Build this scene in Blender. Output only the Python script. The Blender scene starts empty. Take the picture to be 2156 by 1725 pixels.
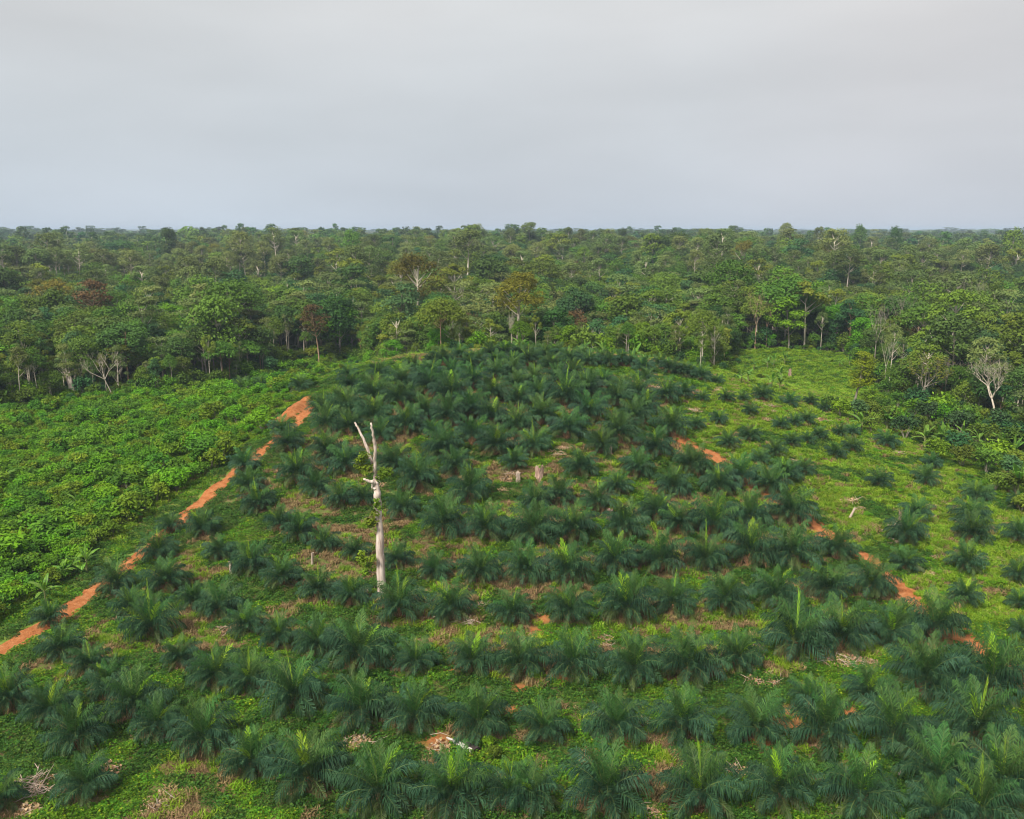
# Oil palm plantation on a terraced knoll, ringed by rain forest, seen from the air under a hazy overcast sky.
import bpy, math, random
import numpy as np
from mathutils import Matrix, Vector

# ------------------------------------------------------------------ camera, sky, sun, exposure
SC = bpy.context.scene
COL = SC.collection
FPX, W, H = 887.0, 1024.0, 819.2
CAM_Z, PITCH = 52.0, math.radians(11.45)
cam = bpy.data.cameras.new("camera")
cam.sensor_width = 36.0
cam.lens = 36.0 * FPX / W
cam.clip_start, cam.clip_end = 1.0, 90000.0
cam_o = bpy.data.objects.new("camera", cam)
cam_o.location = (0, 0, CAM_Z)
cam_o.rotation_euler = (math.pi / 2 - PITCH, 0, 0)
COL.objects.link(cam_o)
SC.camera = cam_o

SUN_EL, SUN_AZ = math.radians(48), math.radians(215)      # azimuth clockwise from +Y (the view direction)
world = bpy.data.worlds.new("World")
SC.world = world
world.use_nodes = True
wt = world.node_tree
wt.nodes.clear()
w_out = wt.nodes.new("ShaderNodeOutputWorld")
w_bg = wt.nodes.new("ShaderNodeBackground")
w_sky = wt.nodes.new("ShaderNodeTexSky")
w_sky.sky_type = 'NISHITA'
w_sky.sun_disc = False
w_sky.sun_elevation = SUN_EL
w_sky.sun_rotation = SUN_AZ
w_sky.dust_density = 4.0
w_scale = wt.nodes.new("ShaderNodeVectorMath"); w_scale.operation = 'SCALE'
w_scale.inputs['Scale'].default_value = 0.10
wt.links.new(w_sky.outputs[0], w_scale.inputs[0])
# the overcast veil: soft grey layers of cloud, a little brighter aloft
w_tc = wt.nodes.new("ShaderNodeTexCoord")
w_map = wt.nodes.new("ShaderNodeMapping")
w_map.inputs['Scale'].default_value = (1.3, 0.7, 5.0)
w_map.inputs['Location'].default_value = (2.642, -1.373, -1.465)
w_map.inputs['Rotation'].default_value = (0.10, 0.22, 0.5)
wt.links.new(w_tc.outputs['Generated'], w_map.inputs[0])
w_n = wt.nodes.new("ShaderNodeTexNoise")
w_n.inputs['Scale'].default_value = 1.6
w_n.inputs['Detail'].default_value = 5
w_n.inputs['Roughness'].default_value = 0.45
wt.links.new(w_map.outputs[0], w_n.inputs['Vector'])
w_nr = wt.nodes.new("ShaderNodeMapRange")
w_nr.inputs[1].default_value, w_nr.inputs[2].default_value = 0.30, 0.72
w_nr.inputs[3].default_value, w_nr.inputs[4].default_value = 0.92, 1.13
wt.links.new(w_n.outputs[0], w_nr.inputs[0])
w_sep = wt.nodes.new("ShaderNodeSeparateXYZ")
wt.links.new(w_tc.outputs['Generated'], w_sep.inputs[0])
w_ramp = wt.nodes.new("ShaderNodeValToRGB")
cr = w_ramp.color_ramp
cr.elements[0].position, cr.elements[0].color = 0.0, (0.378, 0.418, 0.470, 1)
cr.elements[1].position, cr.elements[1].color = 0.45, (0.490, 0.476, 0.472, 1)
e = cr.elements.new(0.10); e.color = (0.398, 0.422, 0.450, 1)
e = cr.elements.new(0.22); e.color = (0.430, 0.436, 0.442, 1)
wt.links.new(w_sep.outputs['Z'], w_ramp.inputs[0])
# faint warm and cool breaks drifting through the veil
w_map2 = wt.nodes.new("ShaderNodeMapping")
w_map2.inputs['Location'].default_value = (-2.359, 1.216, 0.912)
wt.links.new(w_tc.outputs['Generated'], w_map2.inputs[0])
w_n2 = wt.nodes.new("ShaderNodeTexNoise")
w_n2.inputs['Scale'].default_value = 1.1
w_n2.inputs['Detail'].default_value = 3
wt.links.new(w_map2.outputs[0], w_n2.inputs['Vector'])
w_tint = wt.nodes.new("ShaderNodeValToRGB")
w_tint.color_ramp.elements[0].position, w_tint.color_ramp.elements[0].color = 0.35, (0.97, 0.995, 1.0, 1)
w_tint.color_ramp.elements[1].position, w_tint.color_ramp.elements[1].color = 0.62, (1.0, 0.968, 0.955, 1)
wt.links.new(w_n2.outputs[0], w_tint.inputs[0])
w_mul = wt.nodes.new("ShaderNodeVectorMath"); w_mul.operation = 'MULTIPLY'
wt.links.new(w_ramp.outputs[0], w_mul.inputs[0])
wt.links.new(w_tint.outputs[0], w_mul.inputs[1])
w_cl = wt.nodes.new("ShaderNodeVectorMath"); w_cl.operation = 'SCALE'
wt.links.new(w_mul.outputs[0], w_cl.inputs[0])
wt.links.new(w_nr.outputs[0], w_cl.inputs['Scale'])
w_mix = wt.nodes.new("ShaderNodeMix"); w_mix.data_type = 'RGBA'
w_mix.inputs['Factor'].default_value = 0.96
wt.links.new(w_scale.outputs[0], w_mix.inputs['A'])
wt.links.new(w_cl.outputs[0], w_mix.inputs['B'])
wt.links.new(w_mix.outputs['Result'], w_bg.inputs['Color'])
w_bg.inputs['Strength'].default_value = 1.0
wt.links.new(w_bg.outputs[0], w_out.inputs['Surface'])

sun = bpy.data.lights.new("sun", 'SUN')
sun.energy = 3.7
sun.angle = math.radians(12)
sun.color = (1.0, 0.93, 0.82)
sun_o = bpy.data.objects.new("sun", sun)
sdir = Vector((math.sin(SUN_AZ) * math.cos(SUN_EL), math.cos(SUN_AZ) * math.cos(SUN_EL), math.sin(SUN_EL)))
sun_o.rotation_euler = sdir.to_track_quat('Z', 'Y').to_euler()
sun_o.location = sdir * 200
COL.objects.link(sun_o)

SC.view_settings.view_transform = 'Standard'
SC.view_settings.look = 'None'
SC.view_settings.exposure = 0.62
SC.view_settings.gamma = 1.0
SC.view_settings.use_curve_mapping = False
SC.render.engine = 'CYCLES'
SC.cycles.max_bounces = 5
SC.cycles.diffuse_bounces = 3
SC.cycles.glossy_bounces = 1
SC.cycles.transmission_bounces = 2
SC.cycles.volume_bounces = 0
SC.cycles.volume_step_rate = 1.0
SC.cycles.use_denoising = True
SC.cycles.filter_width = 1.1
SC.render.use_persistent_data = False

# ------------------------------------------------------------------ the lie of the land
def _hash(ix, iy, s):
    h = (ix * 374761393 + iy * 668265263 + s * 2147483647 * 7) & 0xFFFFFFFF
    h = ((h ^ (h >> 13)) * 1274126177) & 0xFFFFFFFF
    return ((h ^ (h >> 16)) & 0xFFFF) / 65535.0
def noise(x, y, cell, s=0):
    x = np.asarray(x, float) / cell; y = np.asarray(y, float) / cell
    fx, fy = np.floor(x), np.floor(y)
    ix, iy = fx.astype(np.int64), fy.astype(np.int64)
    tx, ty = x - fx, y - fy
    tx = tx * tx * (3 - 2 * tx); ty = ty * ty * (3 - 2 * ty)
    a = _hash(ix, iy, s) * (1 - tx) + _hash(ix + 1, iy, s) * tx
    b = _hash(ix, iy + 1, s) * (1 - tx) + _hash(ix + 1, iy + 1, s) * tx
    return a * (1 - ty) + b * ty
def sstep(a, b, v):
    t = np.clip((v - a) / (b - a), 0, 1); return t * t * (3 - 2 * t)
HCX, HCY = -2.0, 239.0
def height(x, y):
    x = np.asarray(x, float); y = np.asarray(y, float)
    dx, dy = x - HCX, y - HCY
    r = np.hypot(dx / np.where(dx < 0, 118., 140.), dy / np.where(dy < 0, 134., 80.))
    rr = np.clip(r, 0, 1)
    z = 19.0 * (0.5 + 0.5 * np.cos(math.pi * rr ** 1.1)) ** 0.95
    rad = np.hypot(dx, dy)
    ph = (rad / 8.2) % 1.0
    z = z + 0.45 * np.where(ph < 0.72, ph / 0.72, (1 - ph) / 0.28) * sstep(1.15, 0.95, r)
    d = np.hypot(x, y)
    z = z + 2.2 * (noise(x, y, 60, 3) - .5) + 0.5 * (noise(x, y, 13, 5) - .5)
    far = sstep(300, 650, d)
    z = z + far * (9 * (noise(x, y, 170, 11) - .5) + 17 * (noise(x, y, 420, 12) - .47))
    z = z + 9 * sstep(420, 1000, d)
    vf = sstep(900, 2500, d)
    z = z + vf * 16 * (noise(x, y, 1500, 21) - .5)
    z = z - 2.5 * np.exp(-((x - 112) / 38.) ** 2 - ((y - 205) / 80.) ** 2) + 6 * np.exp(-((x - 100) / 60.) ** 2 - ((y - 370) / 60.) ** 2)
    return z
def ray(px, py):
    u, v = (px - W / 2) / FPX, (H / 2 - py) / FPX
    c, s = math.cos(PITCH), math.sin(PITCH)
    return np.array([u, c + v * s, -s + v * c])
_T = np.concatenate([np.arange(55, 700, .6), np.geomspace(700, 20000, 1500)])
def at(px, py):
    """the ground point seen at a picture position"""
    d = ray(px, py); P = d[None] * _T[:, None]
    g = CAM_Z + P[:, 2] - height(P[:, 0], P[:, 1])
    k = np.argmax(g < 0)
    if g[k] >= 0: k = len(_T) - 1
    t0, t1 = _T[max(k - 1, 0)], _T[k]
    a, b = CAM_Z + d[2]*t0 - float(height(d[0]*t0, d[1]*t0)), g[k]
    t = t0 + (t1 - t0) * a / (a - b) if a != b else t1
    x, y = d[0] * t, d[1] * t
    return np.array([x, y, float(height(x, y))])
def on_plane(px, py, y0):
    """the point at depth y0 seen at a picture position (for the tops of things whose foot is known)"""
    d = ray(px, py); t = y0 / d[1]
    return np.array([d[0] * t, y0, CAM_Z + d[2] * t])
DS = W / 2156.0
def dat(x, y): return at(x * DS, y * DS)

TRACK_WEST = [dat(*p) for p in [(-60, 1400), (0, 1372), (60, 1338), (160, 1272), (275, 1182), (380, 1095), (452, 1030), (560, 943), (630, 890), (658, 856)]]
TRACK_EAST = [dat(*p) for p in [(1405, 905), (1445, 934), (1488, 955), (1535, 984), (1590, 1024), (1650, 1066), (1700, 1092), (1735, 1125), (1810, 1168), (1860, 1205), (1910, 1252), (1995, 1328), (2050, 1362), (2115, 1405), (2200, 1455)]]
_tw = np.array(sorted((p[1], p[0]) for p in TRACK_WEST)); _te = np.array(sorted((p[1], p[0]) for p in TRACK_EAST))
def track_w(y): return np.interp(y, np.r_[_tw[:, 0], 215, 235, 300], np.r_[_tw[:, 1], -44, -46, -52])
def track_e(y): return np.interp(y, np.r_[30, _te[:, 0], 230, 300], np.r_[62, _te[:, 1], 46, 50])
CLEARED = [(-400, -80), (-330, 120), (-240, 190), (-180, 228), (-146, 248), (-138, 268), (-121, 271), (-112, 279), (-96, 299), (-86, 315), (-91, 347), (-62, 353), (-42, 290), (-16, 266), (30, 268), (44, 260), (60, 258), (66, 276), (86, 346), (110, 350), (131, 346), (130, 330), (118, 275), (116, 240), (122, 212), (131, 176), (150, 120), (180, 60), (260, -80)]
def inside(x, y, poly):
    x = np.asarray(x, float); y = np.asarray(y, float); r = np.zeros(x.shape, bool)
    n = len(poly)
    for i in range(n):
        x0, y0 = poly[i]; x1, y1 = poly[(i + 1) % n]
        if y0 == y1: continue
        c = (y0 > y) != (y1 > y)
        r ^= c & (x < (x1 - x0) * (y - y0) / (y1 - y0) + x0)
    return r
def edge_dist(x, y, poly=CLEARED):
    x = np.asarray(x, float); y = np.asarray(y, float); best = np.full(x.shape, 1e9)
    for i in range(len(poly)):
        a = np.array(poly[i], float); b = np.array(poly[(i + 1) % len(poly)], float); ab = b - a
        t = np.clip(((x - a[0]) * ab[0] + (y - a[1]) * ab[1]) / (ab @ ab), 0, 1)
        best = np.minimum(best, np.hypot(x - a[0] - t * ab[0], y - a[1] - t * ab[1]))
    return best

# ------------------------------------------------------------------ mesh and material helpers
class Build:
    def __init__(s): s.v, s.f, s.m, s.t, s.n = [], [], [], [], 0
    def add(s, v, f, mat=0, tint=0.5):
        v = np.asarray(v, float); f = [tuple(int(i) + s.n for i in q) for q in f]
        s.v.append(v); s.f += f; s.n += len(v)
        s.m += [mat] * len(f)
        s.t += list(np.broadcast_to(tint, (len(f),)))
    def quads(s, v4, mat=0, tint=0.5):
        """v4: N x 4 x 3"""
        n = len(v4)
        if not n: return
        idx = np.arange(n * 4).reshape(n, 4) + s.n
        s.v.append(v4.reshape(-1, 3)); s.f += [tuple(q) for q in idx.tolist()]; s.n += n * 4
        s.m += [mat] * n; s.t += list(np.broadcast_to(tint, (n,)))
    def tube(s, pts, rad, sides=5, mat=0, tint=0.5, cap=True, wob=0.0, rng=None):
        pts = np.asarray(pts, float); n = len(pts); rad = np.broadcast_to(rad, (n,))
        T = np.gradient(pts, axis=0); T /= np.linalg.norm(T, axis=1)[:, None] + 1e-9
        ref = np.array([1., 0, 0]) if abs(T[0][2]) > .8 else np.array([0, 0, 1.])
        V = []
        for k in range(n):
            a = np.cross(T[k], ref); a /= np.linalg.norm(a) + 1e-9; b = np.cross(T[k], a)
            for j in range(sides):
                an = 2 * math.pi * j / sides
                r = rad[k] * (1 + (wob * (rng.random() - .5) if rng else 0))
                V.append(pts[k] + r * (math.cos(an) * a + math.sin(an) * b))
        F = []
        for k in range(n - 1):
            for j in range(sides):
                F.append((k * sides + j, k * sides + (j + 1) % sides, (k + 1) * sides + (j + 1) % sides, (k + 1) * sides + j))
        if cap:
            F.append(tuple(range((n - 1) * sides, n * sides)))
        s.add(V, F, mat, tint)
    def leaves(s, c, nrm, size, rng, mat=0, aspect=.55, tint=None, droop=0.0):
        c = np.asarray(c, float); n = len(c)
        nrm = nrm / (np.linalg.norm(nrm, axis=1)[:, None] + 1e-9)
        a = rng.normal(size=(n, 3)); a -= (a * nrm).sum(1)[:, None] * nrm; a /= np.linalg.norm(a, axis=1)[:, None] + 1e-9
        b = np.cross(nrm, a); sz = np.broadcast_to(size, (n,))[:, None]
        v = np.stack([c - a * sz * .5, c + b * sz * .5 * aspect - nrm * sz * .1, c + a * sz * .5 - nrm * sz * droop, c - b * sz * .5 * aspect - nrm * sz * .1], 1)
        s.quads(v, mat, rng.random(n) if tint is None else tint)
    def mesh(s, name, mats, smooth=False):
        me = bpy.data.meshes.new(name)
        V = np.concatenate(s.v) if s.v else np.zeros((0, 3))
        me.vertices.add(len(V)); me.vertices.foreach_set('co', V.ravel())
        ln = np.array([len(f) for f in s.f], np.int32)
        me.loops.add(int(ln.sum())); me.loops.foreach_set('vertex_index', np.concatenate([np.array(f, np.int32) for f in s.f]) if len(s.f) < 3000 else np.fromiter((i for f in s.f for i in f), np.int32, int(ln.sum())))
        me.polygons.add(len(ln)); me.polygons.foreach_set('loop_start', np.r_[0, np.cumsum(ln)[:-1]].astype(np.int32))
        for m in mats: me.materials.append(m)
        me.update(calc_edges=True)
        me.polygons.foreach_set('material_index', np.array(s.m, np.int32))
        me.polygons.foreach_set('use_smooth', np.full(len(ln), smooth))
        at_ = me.attributes.new('tint', 'FLOAT', 'FACE'); at_.data.foreach_set('value', np.array(s.t, np.float32))
        me.validate()
        return me

def mesh_obj(name, me, parent=None, loc=None, label=None, cat=None, group=None, kind=None):
    o = bpy.data.objects.new(name, me); COL.objects.link(o)
    if parent is not None: o.parent = parent
    if loc is not None: o.location = tuple(float(c) for c in loc)
    for k, v in (('label', label), ('category', cat), ('group', group), ('kind', kind)):
        if v: o[k] = v
    return o
def thing(name, label, cat, loc, rz=0.0, sc=1.0, group=None):
    o = bpy.data.objects.new(name, None); COL.objects.link(o)
    o.empty_display_size = 0.3
    o.location = tuple(float(c) for c in loc); o.rotation_euler = (0, 0, rz); o.scale = (sc, sc, sc) if np.isscalar(sc) else sc
    o['label'] = label; o['category'] = cat
    if group: o['group'] = group
    return o

def nodes_of(name):
    m = bpy.data.materials.new(name); m.use_nodes = True
    t = m.node_tree; t.nodes.clear()
    return m, t, t.nodes, t.links
def val_var(t, col, lo, hi, hue=0.0):
    """brightness and hue drift from one individual to the next"""
    N, L = t.nodes, t.links
    oi = N.new('ShaderNodeObjectInfo'); mr = N.new('ShaderNodeMapRange')
    mr.inputs[3].default_value, mr.inputs[4].default_value = lo, hi
    L.new(oi.outputs['Random'], mr.inputs[0])
    hs = N.new('ShaderNodeHueSaturation'); L.new(col, hs.inputs['Color']); L.new(mr.outputs[0], hs.inputs['Value'])
    if hue:
        m2 = N.new('ShaderNodeMath'); m2.operation = 'MULTIPLY'; m2.inputs[1].default_value = 7.31; L.new(oi.outputs['Random'], m2.inputs[0])
        m3 = N.new('ShaderNodeMath'); m3.operation = 'FRACT'; L.new(m2.outputs[0], m3.inputs[0])
        m4 = N.new('ShaderNodeMapRange'); m4.inputs[3].default_value, m4.inputs[4].default_value = .5 - hue, .5 + hue
        L.new(m3.outputs[0], m4.inputs[0]); L.new(m4.outputs[0], hs.inputs['Hue'])
    return hs.outputs[0]
def leaf_mat(name, a, b, c=None, rough=.6, spec=.16, trans=.25, lo=.78, hi=1.22, hue=.012):
    m, t, N, L = nodes_of(name)
    at_ = N.new('ShaderNodeAttribute'); at_.attribute_name = 'tint'
    rp = N.new('ShaderNodeValToRGB'); r = rp.color_ramp
    r.elements[0].color = (*a, 1); r.elements[1].color = (*b, 1)
    if c is not None:
        r.elements[1].position = .93; e = r.elements.new(1.0); e.color = (*c, 1)
    L.new(at_.outputs['Fac'], rp.inputs[0])
    col = val_var(t, rp.outputs[0], lo, hi, hue)
    p = N.new('ShaderNodeBsdfPrincipled'); p.inputs['Roughness'].default_value = rough
    p.inputs['Specular IOR Level'].default_value = spec
    L.new(col, p.inputs['Base Color'])
    tr = N.new('ShaderNodeBsdfTranslucent'); L.new(col, tr.inputs['Color'])
    mx = N.new('ShaderNodeMixShader'); mx.inputs[0].default_value = trans
    L.new(p.outputs[0], mx.inputs[1]); L.new(tr.outputs[0], mx.inputs[2])
    o = N.new('ShaderNodeOutputMaterial'); L.new(mx.outputs[0], o.inputs['Surface'])
    return m
def bark_mat(name, a, b, scale=2.0, stretch=.25, bump=.4, rough=.9):
    m, t, N, L = nodes_of(name)
    tc = N.new('ShaderNodeTexCoord'); mp = N.new('ShaderNodeMapping'); mp.inputs['Scale'].default_value = (1, 1, stretch)
    L.new(tc.outputs['Object'], mp.inputs[0])
    n = N.new('ShaderNodeTexNoise'); n.inputs['Scale'].default_value = scale; n.inputs['Detail'].default_value = 6; n.inputs['Roughness'].default_value = .65
    L.new(mp.outputs[0], n.inputs['Vector'])
    rp = N.new('ShaderNodeValToRGB'); r = rp.color_ramp
    r.elements[0].position, r.elements[0].color = .32, (*a, 1); r.elements[1].position, r.elements[1].color = .62, (*b, 1)
    L.new(n.outputs[0], rp.inputs[0])
    col = val_var(t, rp.outputs[0], .8, 1.2)
    p = N.new('ShaderNodeBsdfPrincipled'); p.inputs['Roughness'].default_value = rough; p.inputs['Specular IOR Level'].default_value = .2
    L.new(col, p.inputs['Base Color'])
    bp = N.new('ShaderNodeBump'); bp.inputs['Strength'].default_value = bump; bp.inputs['Distance'].default_value = .1
    L.new(n.outputs[0], bp.inputs['Height']); L.new(bp.outputs[0], p.inputs['Normal'])
    o = N.new('ShaderNodeOutputMaterial'); L.new(p.outputs[0], o.inputs['Surface'])
    return m

M_FROND = leaf_mat('palm_frond', (.013, .049, .024), (.053, .130, .058), (.12, .16, .03), rough=.55, spec=.18, trans=.18, lo=.75, hi=1.25, hue=.02)
M_FRESH = leaf_mat('palm_fresh_frond', (.030, .094, .024), (.080, .186, .042), (.18, .28, .03), rough=.55, spec=.18, trans=.22, lo=.75, hi=1.25, hue=.02)
M_SPEAR = leaf_mat('palm_young_leaf', (.18, .36, .014), (.36, .56, .03), rough=.5, spec=.2, trans=.3)
M_DEADFR = leaf_mat('palm_dead_frond', (.14, .085, .04), (.30, .19, .10), (.38, .27, .16), rough=.8, spec=.1, trans=.1)
M_OLDFR = leaf_mat('palm_old_frond', (.040, .075, .024), (.085, .125, .04), (.22, .14, .05), rough=.5, spec=.2, trans=.15)
M_RACHIS = leaf_mat('palm_leaf_stalk', (.07, .12, .035), (.13, .18, .05), rough=.6, trans=.0)
M_BOOT = bark_mat('palm_leaf_bases', (.10, .045, .022), (.27, .15, .075), scale=6, stretch=1)
M_STUB = bark_mat('palm_leaf_stubs', (.22, .11, .06), (.42, .27, .15), scale=6, stretch=1)
BARKS = [bark_mat('bark_pale', (.34, .29, .22), (.60, .54, .45)), bark_mat('bark_grey', (.16, .14, .11), (.35, .31, .25)), bark_mat('bark_brown', (.12, .075, .045), (.28, .19, .12)), bark_mat('bark_rosy', (.28, .17, .11), (.52, .36, .25))]
M_DEAD = bark_mat('weathered_wood', (.27, .18, .14), (.78, .67, .59), scale=2.2, stretch=.10, bump=.9)
LEAF = {
 'dark': leaf_mat('leaf_dark_green', (.036, .090, .018), (.078, .160, .028), lo=.62, hi=1.28, hue=.024),
 'mid': leaf_mat('leaf_mid_green', (.066, .138, .014), (.145, .250, .026), lo=.62, hi=1.28, hue=.024),
 'bright': leaf_mat('leaf_bright_green', (.070, .175, .006), (.155, .310, .014), lo=.62, hi=1.28, hue=.024),
 'grey': leaf_mat('leaf_grey_green', (.090, .135, .034), (.180, .240, .064), lo=.62, hi=1.28, hue=.024),
 'olive': leaf_mat('leaf_olive', (.085, .138, .010), (.182, .248, .026), lo=.62, hi=1.28, hue=.024),
 'gold': leaf_mat('leaf_gold_olive', (.105, .112, .010), (.205, .195, .020), lo=.62, hi=1.28, hue=.024),
 'red': leaf_mat('leaf_reddish', (.095, .062, .022), (.165, .105, .038), lo=.62, hi=1.28, hue=.024),
 'purple': leaf_mat('leaf_purple', (.035, .012, .014), (.070, .022, .026), lo=.62, hi=1.28, hue=.024),
 'yellow': leaf_mat('leaf_yellow_green', (.12, .18, .006), (.36, .42, .012), lo=.62, hi=1.28, hue=.024),
 'blue': leaf_mat('leaf_blue_green', (.030, .095, .030), (.070, .165, .048), lo=.62, hi=1.28, hue=.024),
}
M_SHRUB = [leaf_mat('shrub_leaf', (.070, .190, .006), (.160, .360, .012), hue=.015), leaf_mat('shrub_leaf_deep', (.044, .132, .008), (.105, .250, .016), hue=.015), leaf_mat('shrub_leaf_olive', (.090, .155, .008), (.190, .295, .018), hue=.015)]
M_CREEP = [leaf_mat('creeper_leaf', (.050, .138, .008), (.118, .265, .014), (.28, .35, .02), lo=.7, hi=1.25, hue=.015), leaf_mat('creeper_leaf_deep', (.027, .085, .012), (.072, .172, .020), (.20, .27, .02), lo=.7, hi=1.2, hue=.015)]
M_GRASS = leaf_mat('grass_blade', (.120, .240, .008), (.245, .390, .026), (.44, .38, .13), trans=.3, lo=.8, hi=1.2, hue=.015)
M_DRYGRASS = leaf_mat('dry_grass', (.16, .11, .05), (.34, .24, .115), (.10, .15, .02), trans=.2)
M_LITTER = leaf_mat('dry_litter', (.13, .075, .038), (.30, .195, .11), (.50, .37, .24), trans=.1, rough=.8, spec=.1)
M_TAN = leaf_mat('dead_leaf', (.28, .17, .09), (.54, .38, .23), (.15, .20, .03), trans=.15, rough=.8, spec=.1)
M_TWIG = bark_mat('dead_twig', (.25, .18, .13), (.48, .40, .33), scale=5, stretch=1)
M_BANANA = leaf_mat('banana_leaf', (.085, .22, .02), (.19, .38, .04), (.36, .42, .04), trans=.35, rough=.45, spec=.25)
M_BSTEM = bark_mat('banana_stem', (.10, .13, .04), (.24, .25, .10), scale=4, stretch=.4)

# ------------------------------------------------------------------ ground
def ground_material():
    m, t, N, L = nodes_of('ground')
    tc = N.new('ShaderNodeTexCoord')
    def nz(scale, det=5, rough=.6):
        n = N.new('ShaderNodeTexNoise'); n.inputs['Scale'].default_value = scale; n.inputs['Detail'].default_value = det; n.inputs['Roughness'].default_value = rough
        L.new(tc.outputs['Object'], n.inputs['Vector']); return n.outputs[0]
    def ramp(fac, stops):
        r = N.new('ShaderNodeValToRGB'); c = r.color_ramp
        c.elements[0].position, c.elements[0].color = stops[0][0], (*stops[0][1], 1)
        c.elements[1].position, c.elements[1].color = stops[-1][0], (*stops[-1][1], 1)
        for p, q in stops[1:-1]:
            e = c.elements.new(p); e.color = (*q, 1)
        L.new(fac, r.inputs[0]); return r.outputs[0]
    def mix(f, a, b):
        x = N.new('ShaderNodeMix'); x.data_type = 'RGBA'
        L.new(f, x.inputs['Factor']); L.new(a, x.inputs['A']); L.new(b, x.inputs['B']); return x.outputs['Result']
    at_ = N.new('ShaderNodeAttribute'); at_.attribute_name = 'zone'
    sp = N.new('ShaderNodeSeparateColor'); L.new(at_.outputs['Color'], sp.inputs[0])
    plant = ramp(nz(.9, 8, .75), [(.30, (.085, .070, .032)), (.40, (.175, .118, .066)), (.47, (.120, .125, .040)), (.60, (.105, .165, .030)), (.74, (.23, .16, .085))])
    grass = ramp(nz(.8, 8, .7), [(.30, (.085, .130, .025)), (.46, (.135, .215, .030)), (.60, (.195, .235, .055)), (.70, (.25, .19, .105))])
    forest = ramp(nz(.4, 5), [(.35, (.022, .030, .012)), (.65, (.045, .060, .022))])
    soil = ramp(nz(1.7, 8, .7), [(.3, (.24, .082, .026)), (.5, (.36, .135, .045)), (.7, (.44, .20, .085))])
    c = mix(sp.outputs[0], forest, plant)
    c = mix(sp.outputs[1], c, grass)
    c = mix(sp.outputs[2], c, soil)
    p = N.new('ShaderNodeBsdfPrincipled'); p.inputs['Roughness'].default_value = .95; p.inputs['Specular IOR Level'].default_value = .1
    L.new(c, p.inputs['Base Color'])
    bp = N.new('ShaderNodeBump'); bp.inputs['Strength'].default_value = .8; bp.inputs['Distance'].default_value = .25
    L.new(nz(2.2, 8, .7), bp.inputs['Height']); L.new(bp.outputs[0], p.inputs['Normal'])
    o = N.new('ShaderNodeOutputMaterial'); L.new(p.outputs[0], o.inputs['Surface'])
    return m
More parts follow.
